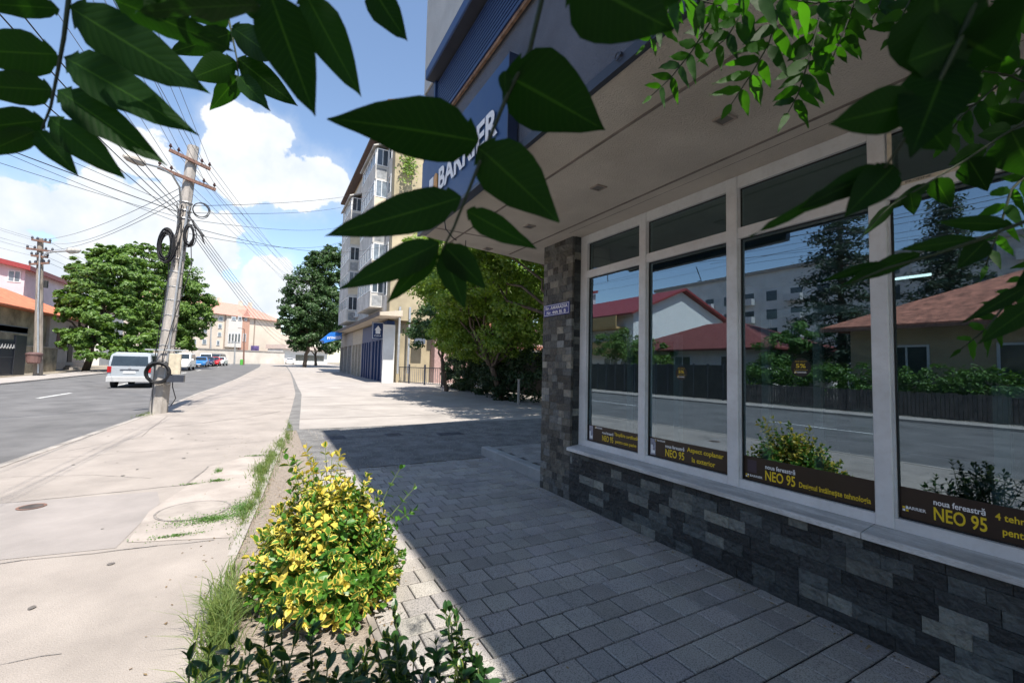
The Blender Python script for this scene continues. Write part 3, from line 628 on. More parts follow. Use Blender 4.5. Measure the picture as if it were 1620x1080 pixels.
# blue shop sign on the upper wall
sg = thing('shop_sign', (4.2, -1.5, 3.42), 'long dark blue shop sign with white lettering on the grey upper wall', 'shop sign')
YS = -1.52
sx1 = at(667, 300, Y=YS).x; sx0 = at(804, 150, Y=YS).x; sz1 = .5*(at(668, 250, Y=YS).z+at(806, 98, Y=YS).z); sz0 = at(762, 284, Y=YS).z
MB().bbox(sx0, sx1, -1.60, YS, sz0, sz1, .006, ax='y').build('board', sign_blue, sg)
MB().box(sx0-.01, sx1+.01, -1.60, YS+.005, sz0-.03, sz0).box(sx0-.014, sx0-.003, -1.60, YS+.004, sz0, sz1).build('board_edge', pmat('sign_edge', (.02, .03, .06), .4), sg)
tx1, tx0 = at(696, 280, Y=YS).x, at(790, 190, Y=YS).x; zm = sz0+(sz1-sz0)*.46
text_mb('BARRIER', ((tx0+tx1)/2, YS+.012, zm), XR, UPV, tx1-tx0, .25, .004, .03).build('lettering', white_let, sg)
MB().box(tx1+.20, tx1+.33, YS+.002, YS+.012, zm-.14, zm+.12).box(tx1+.331, tx1+.40, YS+.002, YS+.0115, zm-.14, zm-.02).build('emblem', white_let, sg)
MB().cyl((tx1+.12, YS+.001, zm+.07), .055, .012, 24, 'y').box(tx1+.065, tx1+.175, YS+.001, YS+.011, zm-.13, zm+.068).build('emblem', orange_let, sg)
MB().tube([at(703, 345, Y=-1.5), at(705, 362, Y=-1.5), at(716, 376, Y=-1.55), at(722, 380, Y=-1.6)], .006, 5).build('sign_cable', black_cable, sg)

# ================================================================== foliage builders
def frame_from(n, rs):
    n = n/np.linalg.norm(n); a = rs.normal(size=3); a -= n*a.dot(n); a /= np.linalg.norm(a); return a, np.cross(n, a), n
def leaf_quads(mb, P, N, size, rs, aspect=.55, droop=.25):
    """diamond leaf blades at points P facing roughly N"""
    n = len(P); A = rs.normal(size=(n, 3)); A -= N*(A*N).sum(1)[:, None]; A /= np.linalg.norm(A, axis=1)[:, None]+1e-9; B = np.cross(N, A)
    s = size*rs.uniform(.6, 1.3, n)[:, None]
    v0 = P - A*s*.5; v1 = P + B*s*.5*aspect + N*s*.04; v2 = P + A*s*.5 - N*s*droop*.3; v3 = P - B*s*.5*aspect + N*s*.04
    o = len(mb.v); V = np.stack([v0, v1, v2, v3], 1).reshape(-1, 3); mb.v += [tuple(v) for v in V.tolist()]
    mb.f += [(o+4*i, o+4*i+1, o+4*i+2, o+4*i+3) for i in range(n)]; mb.col += [(1, 1, 1)]*n; mb.rnd += rs.random(n).tolist()
def crown(mb, blobs, nleaf, size, rs, sub=26, spread=.42, aspect=.55):
    """blobs (cx,cy,cz,rx,ry,rz): leaf clumps scattered over each blob, leaves over each clump"""
    vol = np.array([b[3]*b[4]*b[5] for b in blobs])**(2/3.); vol /= vol.sum()
    for b, w in zip(blobs, vol):
        c = np.array(b[:3]); r = np.array(b[3:6]); k = max(6, int(sub*(r.mean()/2)**.6)); n = int(nleaf*w)
        d = rs.normal(size=(k, 3)); d[:, 2] = d[:, 2]*.9+.15; d /= np.linalg.norm(d, axis=1)[:, None]
        cc = c + d*r*rs.uniform(.55, 1.02, k)[:, None]; cs = r.mean()*spread*rs.uniform(.5, 1.15, k)
        idx = rs.integers(0, k, n); dd = rs.normal(size=(n, 3)); dd /= np.linalg.norm(dd, axis=1)[:, None]
        rad = rs.random(n)**.45
        P = cc[idx] + dd*(cs[idx]*rad)[:, None]*np.array([1, 1, .62])
        N = dd*.7 + d[idx]*.5 + rs.normal(size=(n, 3))*.45 + np.array([0, 0, .45]); N /= np.linalg.norm(N, axis=1)[:, None]
        leaf_quads(mb, P, N, size, rs, aspect)
def limb(mb, a, b, r0, r1, rs, wob=.12, seg=5, n=7):
    a = np.array(a, float); b = np.array(b, float); L = np.linalg.norm(b-a); P = []
    for i in range(seg+1):
        t = i/seg; P.append(a+(b-a)*t+(rs.normal(size=3)*wob*L*.25*math.sin(math.pi*t)))
    mb.tube(P, [r0+(r1-r0)*i/seg for i in range(seg+1)], n)
def tree(name, base, blobs, nleaf, size, mat, label, cat, group=None, trunk_r=.25, seed=1, fork=.35, sub=26, aspect=.55, barkm=None, spread=.42):
    rs = np.random.default_rng(seed); t = thing(name, base, label, cat, group); cz = sum(b[2] for b in blobs)/len(blobs); base = np.array(base, float)
    cx = sum(b[0] for b in blobs)/len(blobs); cy = sum(b[1] for b in blobs)/len(blobs)
    top = base + (np.array([cx, cy, cz])-base)*np.array([.6, .6, fork]); tk = MB(); limb(tk, base-(0, 0, .1), top, trunk_r, trunk_r*.72, rs, .08, 6, 9)
    for b in blobs: limb(tk, top, np.array(b[:3])+np.array([0, 0, b[5]*.3]), trunk_r*.5, trunk_r*.1, rs, .2, 6, 6)
    tk.build('trunk', barkm or bark, t, smooth=True)
    c = MB(); crown(c, blobs, nleaf, size, rs, sub, spread, aspect); c.build('crown', mat, t); return t
lf_far = leafmat('street_tree_leaves', (.035, .095, .015), (.15, .25, .045), .3, rough=.5)
lf_dark = leafmat('dark_tree_leaves', (.016, .048, .012), (.055, .115, .026), .2, rough=.5)
lf_yel = leafmat('bright_tree_leaves', (.055, .125, .018), (.24, .34, .06), .4, rough=.45)
lf_spruce = leafmat('spruce_needles', (.018, .045, .03), (.05, .09, .055), .1, rough=.6)
lf_hedge = leafmat('hedge_leaves', (.03, .09, .015), (.10, .21, .03), .25, rough=.5)

# ================================================================== street furniture: tilted concrete pole
def depth(P): return float((np.array(P)-C0).dot(FWD))
def cable_pts(a, b, sag, n=14):
    a = Vector(a); b = Vector(b); return [a.lerp(b, i/n)-Vector((0, 0, sag*4*(i/n)*(1-i/n))) for i in range(n+1)]
PB = Vector((16.36, 2.78, 0)); PT = Vector((16.36, 2.36, 8.15)); PD = (PT-PB).normalized()
def onpole(z, dx=0, dy=0): return PB+PD*(z/PD.z)+Vector((dx, dy, 0))
pole = thing('utility_pole', PB, 'tilted concrete utility pole hung with black cable coils at the road edge', 'utility pole')
m = MB()
def pole_sec(z, w, n=8): return [onpole(z, w*math.cos(2*math.pi*(k+.5)/n), w*math.sin(2*math.pi*(k+.5)/n)) for k in range(n)]
secs = [(-.1, .235), (.6, .22), (2.0, .195), (4.0, .175), (4.01, .166), (6.0, .155), (8.15, .15)]
vs = [p for z, w in secs for p in pole_sec(z, w)]; n = 8
m.add(vs, [(i*n+k, i*n+(k+1) % n, (i+1)*n+(k+1) % n, (i+1)*n+k) for i in range(len(secs)-1) for k in range(n)]+[tuple((len(secs)-1)*n+k for k in range(n))])
m.build('shaft', pole_conc, pole)
ad = Vector((.25, -.97, 0)).normalized()             # crossarms run across the street
ins = []
for z, hw in ((7.65, .52), (7.05, .72)):
    c = onpole(z, -.2); a = c-ad*hw; b = c+ad*hw+Vector((0, 0, -.05)); a.z += .12; b.z -= .08
    arm = MB().bar(a, b, .07, .09).build('crossarm', rust, pole)
    for t in (0.03, .22, .78, .97):
        p = a.lerp(b, t)+Vector((0, 0, .04)); ins.append(p+Vector((0, 0, .13)))
        MB().tube([p, p+Vector((0, 0, .06))], .012, 6).tube([p+Vector((0, 0, .06)), p+Vector((0, 0, .09)), p+Vector((0, 0, .12)), p+Vector((0, 0, .16))], [.035, .045, .03, .02], 10).build('insulator', pmat('brown_porcelain', (.06, .03, .025), .25), arm)
bd = MB()
for z in (6.35, 6.1, 5.85): bd.tube([onpole(z, .165*math.cos(a), .165*math.sin(a)) for a in np.linspace(0, 2*math.pi, 17)], .015, 5)
for z in (4.6, 4.2, 3.75, 3.35, 2.9, 2.45, 2.0, 1.5, 1.1): bd.tube([onpole(z, (.225-.012*z)*math.cos(a), (.225-.012*z)*math.sin(a)) for a in np.linspace(0, 2*math.pi, 17)], .007, 4)
bd.build('strap', galv, pole)
cdm = MB().tube([onpole(z, -.20, -.09) for z in (.95, 1.5, 2.5, 3.5, 4.5, 5.5, 6.2)], .03, 8)
cdm.tube([onpole(.95, -.20, -.09), onpole(.85, -.22, -.16), onpole(.88, -.22, -.24)], .026, 8).build('conduit', galv, pole)
bxm = MB().bbox(PB.x-.42, PB.x-.28, PB.y-.52, PB.y-.24, 1.15, 1.75, .01).build('junction_box', pmat('cream_box', (.5, .44, .33), .6), pole)
MB().box(PB.x-.45, PB.x-.2, PB.y-.62, PB.y-.22, .92, 1.12).build('clamp', trim_dark, pole)
MB().bar(onpole(1.85, -.26, .45), onpole(1.85, -.26, -.5), .02, .04).build('bracket', galv, pole)
def coil(c, nx, r, turns, thick, parent, mat, rs, squash=1., name='cable_coil'):
    """loosely wound coil in the plane facing nx"""
    nx = Vector(nx).normalized(); u = Vector((0, 0, 1)).cross(nx).normalized(); w = nx.cross(u); P = []; N = 24
    ra = rs.uniform(.72, 1.1, turns+2); ca = rs.normal(size=(turns+2, 3))*.05*r; oa = rs.uniform(-.09, .09, turns+2)
    for i in range(turns*N):
        a = 2*math.pi*i/N; k = i//N; t = (i % N)/N; t = t*t*(3-2*t); rr = r*(ra[k]*(1-t)+ra[k+1]*t); cc = ca[k]*(1-t)+ca[k+1]*t; off = oa[k]*(1-t)+oa[k+1]*t
        P.append(Vector(c)+u*(rr*squash*math.cos(a)+cc[0])+w*(rr*math.sin(a)+cc[1])+nx*off)
    return MB().tube(P, thick, 5).build(name, mat, parent, smooth=True)
rs_ = np.random.default_rng(5)
def near_pole(px, py, dx=-.3): 
    return at(px, py, X=16.36+dx)
coil(near_pole(263, 389, -.3), (-1, .2, 0), .48, 26, .013, pole, black_cable, rs_, .40)
coil(near_pole(299, 372, -.35), (-1, -.3, 0), .32, 16, .013, pole, black_cable, rs_, .38)
coil(near_pole(318, 333, -.3), (-1, -.1, 0), .27, 3, .011, pole, black_cable, rs_, .95)
coil(near_pole(250, 589, -.35), (-1, .1, 0), .31, 20, .012, pole, black_cable, rs_, 1.0)
bun = MB()
for i in range(9):
    y0 = rs_.uniform(-.2, .26); P = []
    for k in range(9):
        z = 6.25-k*.28-rs_.uniform(0, .06); P.append(onpole(z, -.19+rs_.normal()*.02, .8*y0*(1-.3*k/8)+.05*math.sin(k*1.3+i)))
    bun.tube(P[:6+int(rs_.integers(0, 3))], .009, 5)
bun.tube([near_pole(x, y) for x, y in ((270, 370), (266, 440), (252, 520), (246, 560), (240, 640), (240, 652))], .012, 5)
bun.tube([near_pole(x, y) for x, y in ((302, 380), (303, 420), (290, 460), (270, 520), (258, 560), (255, 580))], .012, 5)
bun.tube([near_pole(x, y) for x, y in ((273, 600), (273, 612), (278, 630), (270, 642))], .014, 5)
for i in range(6): bun.tube([near_pole(296+i*2, 335+i*4), near_pole(306+i*2, 352+i*3), near_pole(318+i, 372), near_pole(324-i, 386-i*2)], .016, 5)
bun.build('hanging_cables', black_cable, pole)
# lamp arm
lp_a = near_pole(286, 318, -.25); arm_pts = [lp_a, near_pole(284, 296, -.5), near_pole(272, 276, -.9), near_pole(252, 265, -1.3), near_pole(226, 258, -1.7)]
la = MB().tube(arm_pts, .028, 8).build('lamp_arm', galv, pole)
hd = MB(); A = Vector(arm_pts[-1]); Bp = near_pole(196, 247, -2.1); dv = (Bp-A)
hd.tube([A-dv*.15, A+dv*.0, A+dv*.35, A+dv*.8, A+dv*1.02], [.03, .09, .11, .09, .04], 10).build('lamp_head', pmat('lamp_housing', (.42, .38, .33), .5), la)

# smaller pole on the far side of the road
G2 = Vector((43.95, 14.42, gz(44)))
pole2 = thing('utility_pole', G2, 'weathered wooden utility pole with four crossarms and lamp on the far pavement', 'utility pole')
top2 = at(64, 377, X=43.95); pw = depth(G2)/FPX
MB().tube([G2-Vector((0, 0, .1)), G2.lerp(top2, .5), top2], [.26, .21, .16], 10).build('shaft', pmat('weathered_wood', (.27, .23, .19), .9, var=.25, scale=5, bump=.6, bscale=30, stretch=(1, 1, .2)), pole2)
ends2 = []
for (xa, ya, xb, yb) in ((50, 379, 80, 384), (42, 393, 84, 398), (49, 404, 76, 407), (46, 418, 78, 416)):
    a = at(xa, ya, X=43.7); b = at(xb, yb, X=43.7); ends2 += [a, b]; am = MB().bar(a, b, .12, .13).build('crossarm', rust, pole2)
    for t in (.03, .3, .72, .97): p = a.lerp(b, t); MB().tube([p, p+Vector((0, 0, .14)), p+Vector((0, 0, .26))], [.03, .08, .04], 8).build('insulator', trim_dark, am)
l2 = [at(x, y, X=43.5) for x, y in ((68, 405), (75, 400), (84, 398), (104, 397))]
ar = MB().tube(l2, .07, 6).build('lamp_arm', galv, pole2); MB().tube([l2[-1], at(110, 396.5, X=43.5), at(122, 396, X=43.4), at(128, 396, X=43.4)], [.07, .24, .22, .08], 10).build('lamp_head', pmat('pale_lamp', (.40, .38, .35), .5), ar)
MB().box(*[v for v in (43.6, 43.8)], at(76, 445, X=43.7).y, at(70, 445, X=43.7).y, at(70, 455, X=43.7).z, at(70, 444, X=43.7).z).build('cable_box', black_rub, pole2)
MB().tube([at(60, 590, X=43.6), at(60, 480, X=43.6), at(63, 400, X=43.6)], .05, 6).build('conduit', galv, pole2)
lb = thing('litter_bin', at(54, 566, X=43.4), 'small brown litter bin fixed to the far wooden pole', 'litter bin')
c = at(53, 575, X=43.3); MB().tube([c, c+Vector((0, 0, .1)), c+Vector((0, 0, .62))], [.3, .38, .42], 14).build('bucket', pmat('brown_plastic', (.16, .09, .08), .6), lb); MB().tube([c+Vector((0, 0, .62)), c+Vector((0, 0, .70)), c+Vector((0, 0, .8))], [.46, .46, .25], 14).build('lid', pmat('brown_plastic2', (.12, .07, .065), .6), lb)

# overhead cables
def cable(a, b, sag, r, label, group, mat=black_cable, n=16):
    o = MB().tube(cable_pts(a, b, sag, n), r*.78, 4).build('overhead_cable', mat, smooth=True); tag(o, label, 'cable', group)
fv = [Vector((-22, 3.2+dy, 8.4+dz)) for dy, dz in ((.5, .3), (.1, .3), (-.3, .2), (-.6, .1), (.6, -.3), (-.1, -.35), (-.5, -.4), (.2, -.7))]
gA = 'bare wires running back over the viewer'
for i in range(8): cable(ins[i], fv[i], .45+.08*i, .0075, 'thin bare wire running from the tilted pole crossarms back over the pavement', gA, grey_cable)
gB = 'black cables running back over the viewer'
for i in range(4): cable(onpole(6.2-.12*i, -.2, .12), Vector((-22, 4.6+.3*i, 6.9-.3*i)), .5+.1*i, .012, 'black cable strung low from the tilted pole back along the road', gB)
gC = 'cables crossing the road to the left'
ends = [Vector((4, 15.2, 8.8)), Vector((4, 15.4, 7.9)), Vector((4.5, 15.5, 7.1)), Vector((6, 15.3, 9.3))]
for i, e in enumerate(ends): cable(onpole(6.15-.15*i, -.15, .15), e, .35+.06*i, .015 if i == 1 else .008, 'cable crossing the road from the tilted pole towards the left side houses', gC)
gD = 'wires running on down the street'
far3 = [at(476+5*k, 468-6*(k % 4), X=84) for k in range(8)]
for i in range(8): cable(ins[i], far3[i], .5+.05*i, .0085, 'thin bare wire running on down the street from the tilted pole', gD, grey_cable)
gE = 'black cable bundle down the street'
for i in range(5): cable(onpole(5.9-.13*i, .1, -.2-.02*i), at(450+5*i, 520+6*i, X=84), .7+.22*i, .012, 'black cable of the sagging bundle running down the street from the tilted pole', gE)
gF = 'cables crossing to the flats'
for i, (px, py, X) in enumerate([(600, 300, 37), (575, 318, 44), (560, 352, 50), (620, 385, 36), (560, 372, 50)]):
    cable(onpole(6.3-.22*i, 0, -.18), at(px, py, Y=-8.0), .3+.15*i, .013, 'dark cable crossing from the tilted pole to the block of flats on the right', gF)
gG = 'wires between the far pole and the tilted pole'
for i in range(3): cable(ends2[i], onpole(6.9-.2*i, .1, .12), .5+.1*i, .012, 'thin wire strung between the wooden pole and the tilted concrete pole', gG, grey_cable)
gH = 'wires leaving the far pole'
for i in range(5): cable(ends2[i], Vector((20-2*i, 17.5+.3*i, 10.2-.4*i)), .6, .011, 'thin wire leaving the far wooden pole along the house fronts', gH, grey_cable)
for i in range(4): cable(ends2[2*i+1], Vector((88, 13.2+.2*i, 11.5-.5*i)), .5, .014, 'thin wire running on past the big green tree from the far wooden pole', 'wires beyond the far pole', grey_cable)
for i in range(5): cable(Vector((-30, 15+.2*i, 9-.4*i)), Vector((24-2*i, 16.8+.2*i, 9.6-.4*i)), .7, .014, 'thin wire strung along the houses across the road', 'wires along the opposite houses', grey_cable)

# ================================================================== vehicles
tyre = pmat('tyre_rubber', (.02, .02, .021), .85, var=.15)
car_glass = pmat('car_glass', (.02, .028, .033), .06, var=.3, scale=1, spec=.9)
lampred = pmat('red_lamp', (.36, .012, .015), .25, var=.05); lampwhite = pmat('clear_lamp', (.6, .6, .6), .15)
def lerp_st(st, x):
    xs = [s[0] for s in st]; return [float(np.interp(x, xs, [s[k] for s in st])) for k in range(1, len(st[0]))]
def car(name, loc, rz, label, group, paint, kind='hatch', plate=True, cat='car'):
    """stations along the length: x, z bottom, z belt, z top, half width at belt, half width at roof; x = 0 is the tail"""
    if kind == 'van':
        L_ = 4.9; st = [(0, .42, 1.08, 1.12, .88, .84), (.03, .36, 1.10, 1.5, .93, .84), (.12, .34, 1.12, 1.86, .95, .80), (.3, .33, 1.12, 1.95, .95, .78), (2.9, .33, 1.12, 1.97, .95, .78), (3.5, .33, 1.10, 1.88, .95, .76), (4.15, .33, 1.06, 1.25, .94, .82), (4.7, .34, .92, .98, .90, .82), (4.9, .40, .70, .72, .80, .74)]
        wx = (.95, 3.95); wr = .33; gl = [(.35, 1.45), (1.55, 2.65), (2.75, 3.55)]; rw = (1.17, 1.70)
    else:
        L_ = 4.1; st = [(0, .40, .80, .84, .78, .70), (.06, .32, .88, .98, .82, .70), (.5, .26, .92, 1.38, .85, .62), (1.2, .25, .92, 1.46, .86, .60), (2.1, .25, .92, 1.43, .86, .60), (2.75, .25, .92, 1.10, .86, .68), (3.0, .25, .90, .97, .86, .78), (3.8, .28, .76, .82, .82, .74), (4.1, .36, .6, .62, .7, .62)]
        wx = (.75, 3.35); wr = .31; gl = [(.55, 1.35), (1.42, 2.5)]; rw = (.97, 1.30)
    t = thing(name, (0, 0, 0), label, cat, group)
    v = []; f = []; n = 12
    for s in st:
        x, zb, zl, zt, w, wt = s
        half = [(w*.86, zb), (w, zb+.10), (w+.0, (zb+zl)/2), (w, zl), (wt+.04, max(zl+.004, zt-.09)), (wt-.12, max(zl+.005, zt))]
        sec = [(x, -y, z) for y, z in half]+[(x, y, z) for y, z in half[::-1]]; v += sec
    for i in range(len(st)-1):
        for k in range(n): f.append((i*n+k, i*n+(k+1) % n, (i+1)*n+(k+1) % n, (i+1)*n+k))
    f += [tuple(range(n))[::-1], tuple((len(st)-1)*n+k for k in range(n))]
    MB().add(v, f).build('body', paint, t, smooth=False)
    for sy in (-1, 1):
        for x0, x1 in gl:
            P = []
            for x, e in ((x0, 0), (x1, 0)):
                zb, zl, zt, w, wt = lerp_st(st, x); z0 = zl+.05; z1 = max(z0+.05, zt-.17)
                def yy(z): k = (z-zl)/max(.01, (zt-.09-zl)); return (w+(wt+.04-w)*k)+.012
                P += [((x, sy*yy(z0), z0), (x, sy*yy(z1), z1))]
            MB().add([P[0][0], P[1][0], P[1][1], P[0][1]], [(0, 1, 2, 3)]).prism([P[0][0], P[1][0], P[1][1], P[0][1]], (0, -sy*.01, 0)).build('side_window', car_glass, t)
        for xw in wx:
            wh = MB().cyl((xw, sy*(st[3][4]-.20 if sy > 0 else st[3][4]-.20) if sy > 0 else -(st[3][4]-.20), wr), wr, sy*.21, 24, 'y').build('wheel', tyre, t)
            MB().cyl((xw, sy*(st[3][4]+.012), wr), wr*.6, sy*.008, 16, 'y').build('rim', galv, wh)
        mx_ = gl[-1][1]+.05; MB().bbox(mx_-.1, mx_+.05, sy*.95 if sy > 0 else -1.12, 1.12 if sy > 0 else -.95, st[3][2]+.02, st[3][2]+.2, .02).build('mirror', paint, t)
    # rear and front glass follow the body
    def cross_glass(xa, za, xb, zb_, hw0, hw1, off, nm):
        MB().prism([(xa+off, -hw0, za), (xa+off, hw0, za), (xb+off, hw1, zb_), (xb+off, -hw1, zb_)], (-off*.6, 0, 0)).build(nm, car_glass, t)
    if kind == 'van':
        cross_glass(.02, 1.22, .085, 1.74, .80, .74, -.03, 'rear_window'); cross_glass(4.12, 1.30, 3.56, 1.80, .80, .72, .05, 'windscreen')
        MB().bbox(-.10, .02, -.93, .93, .36, .64, .03).build('rear_bumper', pmat('van_bumper', (.42, .42, .42), .5, var=.06), t)
        for sy in (-1, 1): MB().bbox(-.035, .03, sy*.93 if sy < 0 else .76, -.76 if sy < 0 else .93, .86, 1.17, .01).build('tail_light', lampred, t)
        MB().box(-.03, .0, -.40, .40, .98, 1.02).build('handle_trim', trim_dark, t)
        if plate: MB().bbox(-.025, -.0, -.26, .26, .80, .92, .004).build('number_plate', white_let, t)
        MB().cyl((-.03, 0, 1.1), .05, .02, 16, 'x').build('badge', galv, t)
        for sy in (-1, 1): MB().box(4.72, 4.86, sy*.6 if sy > 0 else -.86, sy*.86 if sy > 0 else -.6, .72, .86).build('headlight', lampwhite, t)
    else:
        cross_glass(.13, 1.02, .47, 1.33, .66, .58, -.05, 'rear_window'); cross_glass(2.97, 1.0, 2.30, 1.38, .74, .60, .07, 'windscreen')
        MB().bbox(-.05, .05, -.74, .74, .34, .56, .02).build('rear_bumper', paint, t); MB().bbox(4.02, 4.14, -.66, .66, .32, .52, .02).build('front_bumper', paint, t)
        for sy in (-1, 1):
            MB().box(-.01, .07, sy*.6 if sy > 0 else -.79, sy*.79 if sy > 0 else -.6, .70, .86).build('tail_light', lampred, t)
            MB().box(3.98, 4.09, sy*.42 if sy > 0 else -.70, sy*.70 if sy > 0 else -.42, .54, .66).build('headlight', lampwhite, t)
        if plate: MB().box(-.058, -.051, -.26, .26, .4, .5).box(4.141, 4.147, -.26, .26, .36, .46).build('number_plate', white_let, t)
    t.location = loc; t.rotation_euler = (0, 0, rz); return t
def paint(name, c): return pmat(name, c, .25, var=.03, scale=2, spec=.6)
silver = paint('silver_paint', (.33, .36, .39)); p_white = paint('white_paint', (.7, .7, .7)); p_blue = paint('blue_paint', (.03, .16, .42)); p_navy = paint('navy_paint', (.02, .03, .08)); p_red = paint('red_paint', (.5, .02, .03)); p_grey = paint('grey_paint', (.12, .13, .14))
car('van', (31.0, 6.62, gz(31)-.07), R(-2), 'silver van seen from behind driving away in the near lane beside the tilted pole', 'cars on the street', silver, 'van', cat='van')
for (px, Y, X, k, pt_, lab, rz) in [(295, None, 64, 'van', p_white, 'white van facing the viewer just right of the tilted pole', 180), (321, None, 79, 'hatch', p_blue, 'bright blue car facing the viewer, leftmost of the far row', 180),
        (332, None, 84, 'hatch', p_navy, 'navy blue car beside the bright blue one in the far row', 180), (341, None, 87, 'hatch', p_red, 'small red car between the navy and white cars', 180), (352, None, 90, 'hatch', p_white, 'white car facing the viewer, rightmost of the far row on the left', 175),
        (349, None, 103, 'van', p_grey, 'dark grey van behind the row of cars', 170), (326, None, 97, 'van', p_white, 'white van behind the blue cars', 185), (404, None, 128, 'hatch', p_blue, 'blue car below the purple billboard at the street end', 180),
        (459, None, 112, 'hatch', p_white, 'white car parked by the right hand trees, nearer one', 0), (466, None, 122, 'hatch', p_white, 'white car parked by the right hand trees, farther one', 0), (453, None, 128, 'hatch', p_navy, 'dark car parked beyond the white cars on the right', 0)]:
    c = at(px, 570, X=X); y = c.y
    car('parked_car' if k == 'hatch' else 'van', (X, y, gz(X)-.07), R(rz), lab, 'cars on the street', pt_, k, cat='car' if k == 'hatch' else 'van')
bo = thing('traffic_bollard', (66, at(306, 570, X=66).y, gz(66)), 'thin dark bollard standing on the road edge right of the white van', 'bollard')
c = bo.location; MB().tube([c, c+Vector((0, 0, .1)), c+Vector((0, 0, .12)), c+Vector((0, 0, 1.2)), c+Vector((0, 0, 1.25))], [.16, .16, .08, .07, .02], 10).build('post', trim_dark, bo)

# ================================================================== buildings
def win(parent, axis, pl, sg_, a0, a1, z0, z1, fm, gm, mull=1, flat=False, fw=.09, name='window', proud=.05):
    """window on a wall plane (axis 'x' or 'y' constant = pl, outward sign sg_)"""
    def bx(mb, a, b, c, d, p0, p1):
        lo, hi = sorted((pl+sg_*p0, pl+sg_*p1))
        return mb.box(a, b, lo, hi, c, d) if axis == 'y' else mb.box(lo, hi, a, b, c, d)
    f = MB(); bx(f, a0, a0+fw, z0, z1, .002, proud); bx(f, a1-fw, a1, z0, z1, .002, proud); bx(f, a0+fw, a1-fw, z0, z0+fw, .002, proud); bx(f, a0+fw, a1-fw, z1-fw, z1, .002, proud)
    for k in range(1, mull+1): c = a0+(a1-a0)*k/(mull+1); bx(f, c-fw*.4, c+fw*.4, z0+fw, z1-fw, .002, proud-.006)
    fo = f.build(name+'_frame' if flat else name, fm, parent)
    bx(MB(), a0+fw, a1-fw, z0+fw, z1-fw, .003, proud*.5).build('pane' if not flat else name+'_pane', gm, parent if flat else fo)
    return fo
stucco_beige = pmat('beige_stucco', (.36, .305, .205), .92, var=.2, scale=.35, bump=.3, bscale=20)
stucco_grey = pmat('grey_stucco', (.50, .48, .45), .9, var=.18, scale=.7, bump=.3, bscale=20)
stucco_cream = pmat('cream_panel', (.55, .48, .36), .9, var=.12, scale=.8)
white_wall = pmat('white_wall', (.62, .61, .58), .9, var=.08, scale=.6)
navy_panel = pmat('navy_shopfront', (.02, .045, .13), .5, var=.1)
# flats with shops on the right
AX, AY, AE = 36.0, -8.4, 62.0; ag = gz(36)
flats = thing('apartment_building', (49, -13, 0), 'tall beige block of flats with glazed balcony bays above a row of shops', 'building')
MB().box(AX, AE, -19, AY, 5.2, 23.0).box(AX+.6, AE, -19, -8.9, -.1, 5.2).build('wall', stucco_beige, flats)
MB().box(AX+.9, AE-.3, AY+.002, AY+.05, 5.9, 22.6).build('front_wall', stucco_grey, flats)
MB().prism([(AX-.5, AY+.9, 23.0), (AX-.5, AY+.9, 23.25), (AX-.5, -14, 25.2), (AX-.5, -19.5, 23.25), (AX-.5, -19.5, 23.0)], (AE-AX+1, 0, 0)).build('roof', pmat('dark_roof', (.10, .07, .06), .85, var=.2), flats)
can = MB().prism([(AX-2.3, -7.15, 5.25), (AX-2.3, -7.15, 5.5), (AX-2.3, -8.9, 5.75), (AX-2.3, -8.9, 5.28)], (AE-AX+2.3, 0, 0)).build('canopy', pmat('canopy_concrete', (.50, .43, .34), .9, var=.15, scale=1), flats)
MB().box(AX-2.35, AE, -7.15, -7.10, 5.22, 5.52).build('gutter', pmat('dark_gutter', (.07, .06, .06), .6), can)
def bay(x0, x1, zt, y1, floors, zb):
    b = MB(); h = (zt-zb)/floors
    for k in range(floors):
        z0 = zb+k*h; b.box(x0, x1, AY+.055, y1, z0, z0+h*.48); b.box(x0+.02, x1-.02, AY+.055, y1-.06, z0+h*.48, z0+h)
    b.prism([(x0-.2, AY+.06, zt+.55), (x0-.2, y1+.25, zt), (x0-.2, y1+.25, zt+.12), (x0-.2, AY+.06, zt+.68)], (x1-x0+.4, 0, 0))
    bo_ = b.build('balcony_bay', stucco_grey, flats)
    for k in range(floors):
        z0 = zb+k*h
        win(bo_, 'y', y1-.06, 1, x0+.1, x1-.1, z0+h*.49, z0+h*.97, pvc, win_grey, 4, True, fw=.12, proud=.08)
        win(bo_, 'x', x0+.02, -1, AY+.06, y1-.08, z0+h*.44, z0+h*.985, pvc, win_grey if k % 2 else win_dark, 1, True, fw=.075, proud=.06)
    pb = MB()
    for k in (1, 3): pb.box(x0-.012, x0-.001, AY+.1, y1-.05, zb+k*h+.25, zb+k*h+h*.45)
    pb.build('faded_panel', stucco_cream, bo_)
    bx2 = MB()
    for k in (0, 2, 4): bx2.box(x0-.012, x0-.001, AY+.2, y1-.15, zb+k*h+.12, zb+k*h+h*.36)
    bx2.build('grey_panel', pmat('weathered_panel', (.24, .25, .26), .9, var=.3, scale=2), bo_)
bay(38.2, 44.4, 20.3, -7.25, 5, 6.4); bay(51.0, 57.6, 20.2, -7.25, 5, 6.2)
for x0 in (45.6, 48.2, 58.8):
    for k in range(5): win(flats, 'y', AY+.05, 1, x0, x0+1.6, 7.3+2.95*k, 8.9+2.95*k, pvc, win_dark, 1)
for k in range(5): win(flats, 'y', AY+.05, 1, 36.95, 37.9, 7.3+2.95*k, 8.9+2.95*k, pvc, win_dark, 0)
